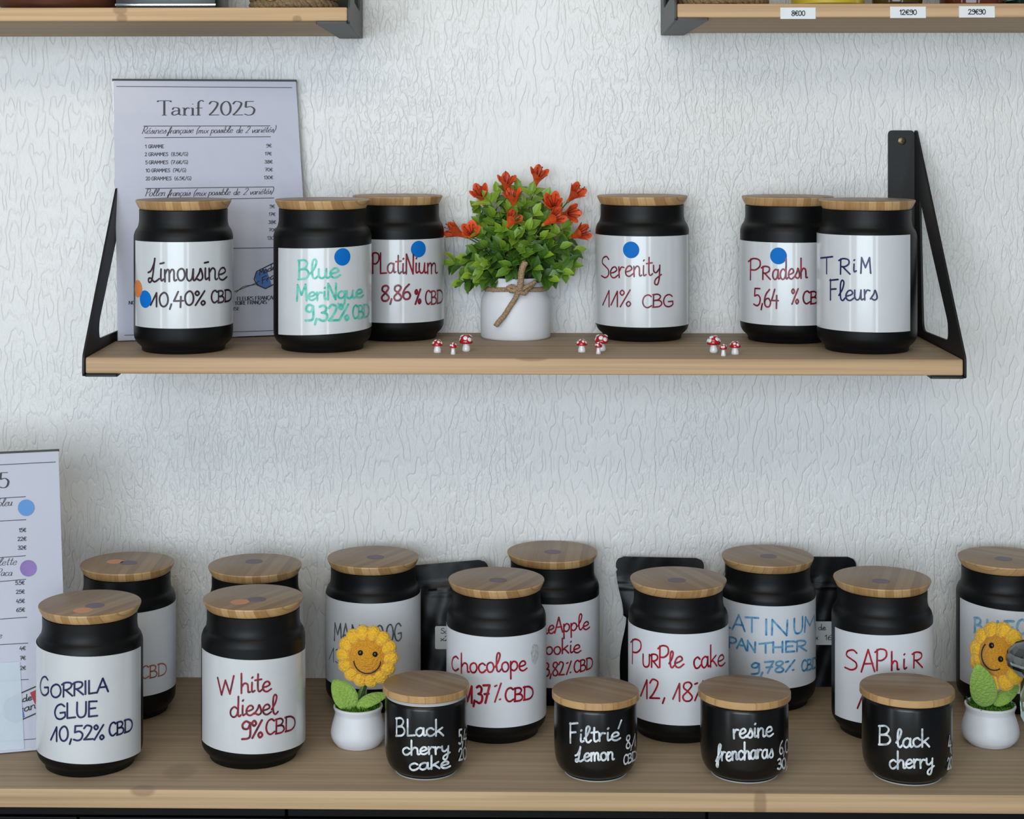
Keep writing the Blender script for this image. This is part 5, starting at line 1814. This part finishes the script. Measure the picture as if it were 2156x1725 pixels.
e, fr = pouch(862, 1048, 1181, 2.012, 0.030, 'black zip pouch with a sloping top between two tall jars on the left', math.radians(5), 0.0, 3)
pouch_label(e, fr, (916, 1319, 985, 1367), [('Sa', 928, 1333, 945, 1333, 11), ('x2', 927, 1349, 946, 1348, 10)])
e, fr = pouch(1293, 1481, 1170, 2.010, 0.034, 'black zip pouch standing behind the 12,18% jar', math.radians(-1.0), 0.010, 5)
e, fr = pouch(1640, 1806, 1169, 2.021, 0.014, 'black zip pouch behind the light blue lettered jar, white strip label', 0.0, 0.0, 8)
pouch_label(e, fr, (1690, 1309, 1775, 1358), [('de', 1722, 1326, 1738, 1326, 12), ('x', 1716, 1346, 1722, 1346, 10), ('|6', 1736, 1347, 1752, 1346, 10)])


# ------------------------------------------------------------------ glass ornament cut by the right edge
x, y = XY(2192, 1.76)
go = empty('glass_bottle', (x, y, Z_COUNTER), 'pale green glass bottle with a faceted clear stopper at the right edge', 'bottle')
put('body', MB().lathe([(0.0001, 0), (0.012, 0), (0.013, 0.001), (0.013, 0.006), (0.0105, 0.014), (0.0105, 0.034), (0.0150, 0.042), (0.0192, 0.050), (0.0197, 0.060), (0.0195, 0.082), (0.0170, 0.086), (0.0001, 0.086)], 48).mesh('body', 40), M['bottle'], go)
st_ = put('stopper', MB().lathe([(0.0001, 0.0864), (0.014, 0.0864), (0.025, 0.092), (0.0325, 0.100), (0.0335, 0.106), (0.0315, 0.113), (0.025, 0.1195), (0.016, 0.1220), (0.0001, 0.1225)], 18).mesh('stopper', 10), M['clear'], go)
put('core', MB().lathe([(0.0001, 0.0874), (0.013, 0.0874), (0.0235, 0.0928), (0.0305, 0.1005), (0.0300, 0.103), (0.0001, 0.104)], 18).mesh('core', 10), M['dark_green'], st_)


# ------------------------------------------------------------------ things on the upper shelves (only their feet are in view)
def on_upper(shelf, zb, px, back, name, label, cat, group=None):
    """an Empty standing on the tilted top of an upper shelf, `back` metres behind its front edge"""
    R = Matrix.Rotation(TILT, 3, 'X')
    p = Vector((0, -0.001, zb)) + R @ Vector((0, -UP_D + back, T_UP + 0.0002))
    D = (p - CAM).dot(FWD)
    xx = XY(px, D)[0]
    return empty(name, (xx, p.y, p.z), label, cat, group, (TILT, 0, 0))


def rope_basket(e, r, n, seed, flat=1.0):
    rg = random.Random(seed)
    for k in range(n):
        pts = [((r + 0.001 * math.sin(k)) * math.cos(2 * PI * q / 48), (r + 0.001 * math.sin(k)) * math.sin(2 * PI * q / 48), 0.0058 + k * 0.0098) for q in range(49)]
        mb = strand(pts, 0.0056, 260, 3)
        zmin = min(v[2] for v in mb.v)
        mb.v = [(a, b, max(c, 0.0002)) for (a, b, c) in mb.v]
        put('rope_coil', mb.mesh('rope_coil', 60, fix=False), M['rope'], e)
    put('base', MB().lathe([(0.0001, 0.0004), (r - 0.002, 0.0004), (r - 0.001, 0.004), (r - 0.001, n * 0.0098), (r - 0.004, n * 0.0098), (r - 0.005, 0.004), (0.0001, 0.004)], 40).mesh('base', 40), M['rope'], e)


e = on_upper(up_l, z_ul, 618, 0.052, 'rope_basket', 'jute rope basket with a gold ring on the upper left shelf', 'basket', 'jute rope baskets on the upper shelves')
rope_basket(e, 0.042, 5, 1)
rgm = MB().tube([(-0.019 + 0.0085 * math.cos(2 * PI * k / 32), -0.0478, 0.0165 + 0.0085 * math.sin(2 * PI * k / 32)) for k in range(32)], 0.0011, 8, True)
put('gold_ring', rgm.mesh('gold_ring', 60), M['gold'], e)
e = on_upper(up_r, z_ur, 1520, 0.052, 'rope_basket', 'jute rope basket at the left end of the upper right shelf', 'basket', 'jute rope baskets on the upper shelves')
rope_basket(e, 0.0435, 5, 2)

e = on_upper(up_l, z_ul, 120, 0.058, 'wooden_bowl', 'round brown lacquered bowl at the top left corner', 'bowl')
put('body', MB().lathe([(0.0001, 0), (0.050, 0), (0.054, 0.0015), (0.0625, 0.006), (0.066, 0.014), (0.068, 0.05), (0.065, 0.05), (0.062, 0.012), (0.0001, 0.010)], 72).mesh('body', 40), M['brown'], e)
e = on_upper(up_l, z_ul, 353, 0.022, 'black_box', 'glossy black box with a chrome strip along its lower edge', 'box')
hw = 0.0525
put('body', MB().box(-hw, hw, -0.018, 0.07, 0.0, 0.09).mesh('body', 30, 0.0015), M['box'], e)
put('chrome_strip', MB().box(-hw - 0.0004, hw + 0.0004, -0.0195, -0.0181, 0.0018, 0.0042).mesh('chrome_strip', 30, 0.0005), M['chrome'], e)

e = on_upper(up_r, z_ur, 1741, 0.038, 'yellow_tin', 'yellow round tin with a white front panel above the 8€00 tag', 'tin')
tb = put('body', MB().lathe([(0.0001, 0.0), (0.0368, 0.0), (0.0385, 0.0012), (0.0385, 0.0022), (0.0382, 0.003), (0.0382, 0.10), (0.0001, 0.10)], 72).mesh('body', 40), M['yellow'], e)
cy = Cyl(0, 0, 0, 0.0382)
def band(u0, u1, v0, v1, off=0.0003, n=10):
    vs, fs = [], []
    for i in range(n + 1):
        u = u0 + (u1 - u0) * i / n
        vs += [cy.pt(u, v0, off), cy.pt(u, v1, off)]
        if i:
            fs.append((2 * i - 2, 2 * i, 2 * i + 1, 2 * i - 1))
    return MB().add(vs, fs)
pl = put('front_panel', band(-0.0055, 0.0072, 0.004, 0.09).mesh('front_panel', 60, fix=False), M['white_print'], tb)
pl['label'] = 'white printed front panel'
e = on_upper(up_r, z_ur, 1886, 0.030, 'glass_jar', 'dark olive glass jar above the 12€90 tag', 'jar')
put('body', MB().lathe([(0.0001, 0), (0.0225, 0), (0.0255, 0.0015), (0.0262, 0.005), (0.0262, 0.07), (0.022, 0.08), (0.0001, 0.08)], 48).mesh('body', 40), M['olive'], e)
put('foil_band', MB().lathe([(0.0263, 0.0085), (0.0266, 0.0085), (0.0266, 0.03), (0.0263, 0.03)], 48).mesh('foil_band', 30), M['chrome'], e)
e = on_upper(up_r, z_ur, 2042, 0.040, 'glass_jar', 'amber brown glass jar above the 29€90 tag', 'jar')
put('body', MB().lathe([(0.0001, 0), (0.0320, 0), (0.0330, 0.0008), (0.0334, 0.003), (0.0334, 0.08), (0.028, 0.09), (0.0001, 0.09)], 48).mesh('body', 40), M['amber'], e)
put('foil_band', MB().lathe([(0.0335, 0.008), (0.0338, 0.008), (0.0338, 0.03), (0.0335, 0.03)], 48).mesh('foil_band', 30), M['chrome'], e)
e = on_upper(up_r, z_ur, 2180, 0.040, 'green_label_jar', 'glass jar with a mint green label at the top right corner', 'jar')
put('body', MB().lathe([(0.0001, 0), (0.0320, 0), (0.0342, 0.0012), (0.0345, 0.004), (0.0345, 0.08), (0.0001, 0.08)], 48).mesh('body', 40), M['dark_green'], e)
lb = put('label', MB().lathe([(0.0346, 0.0058), (0.0349, 0.0058), (0.0349, 0.05), (0.0346, 0.05)], 48).mesh('label', 30), M['mint'], e)
lb['label'] = 'mint green wrap label'
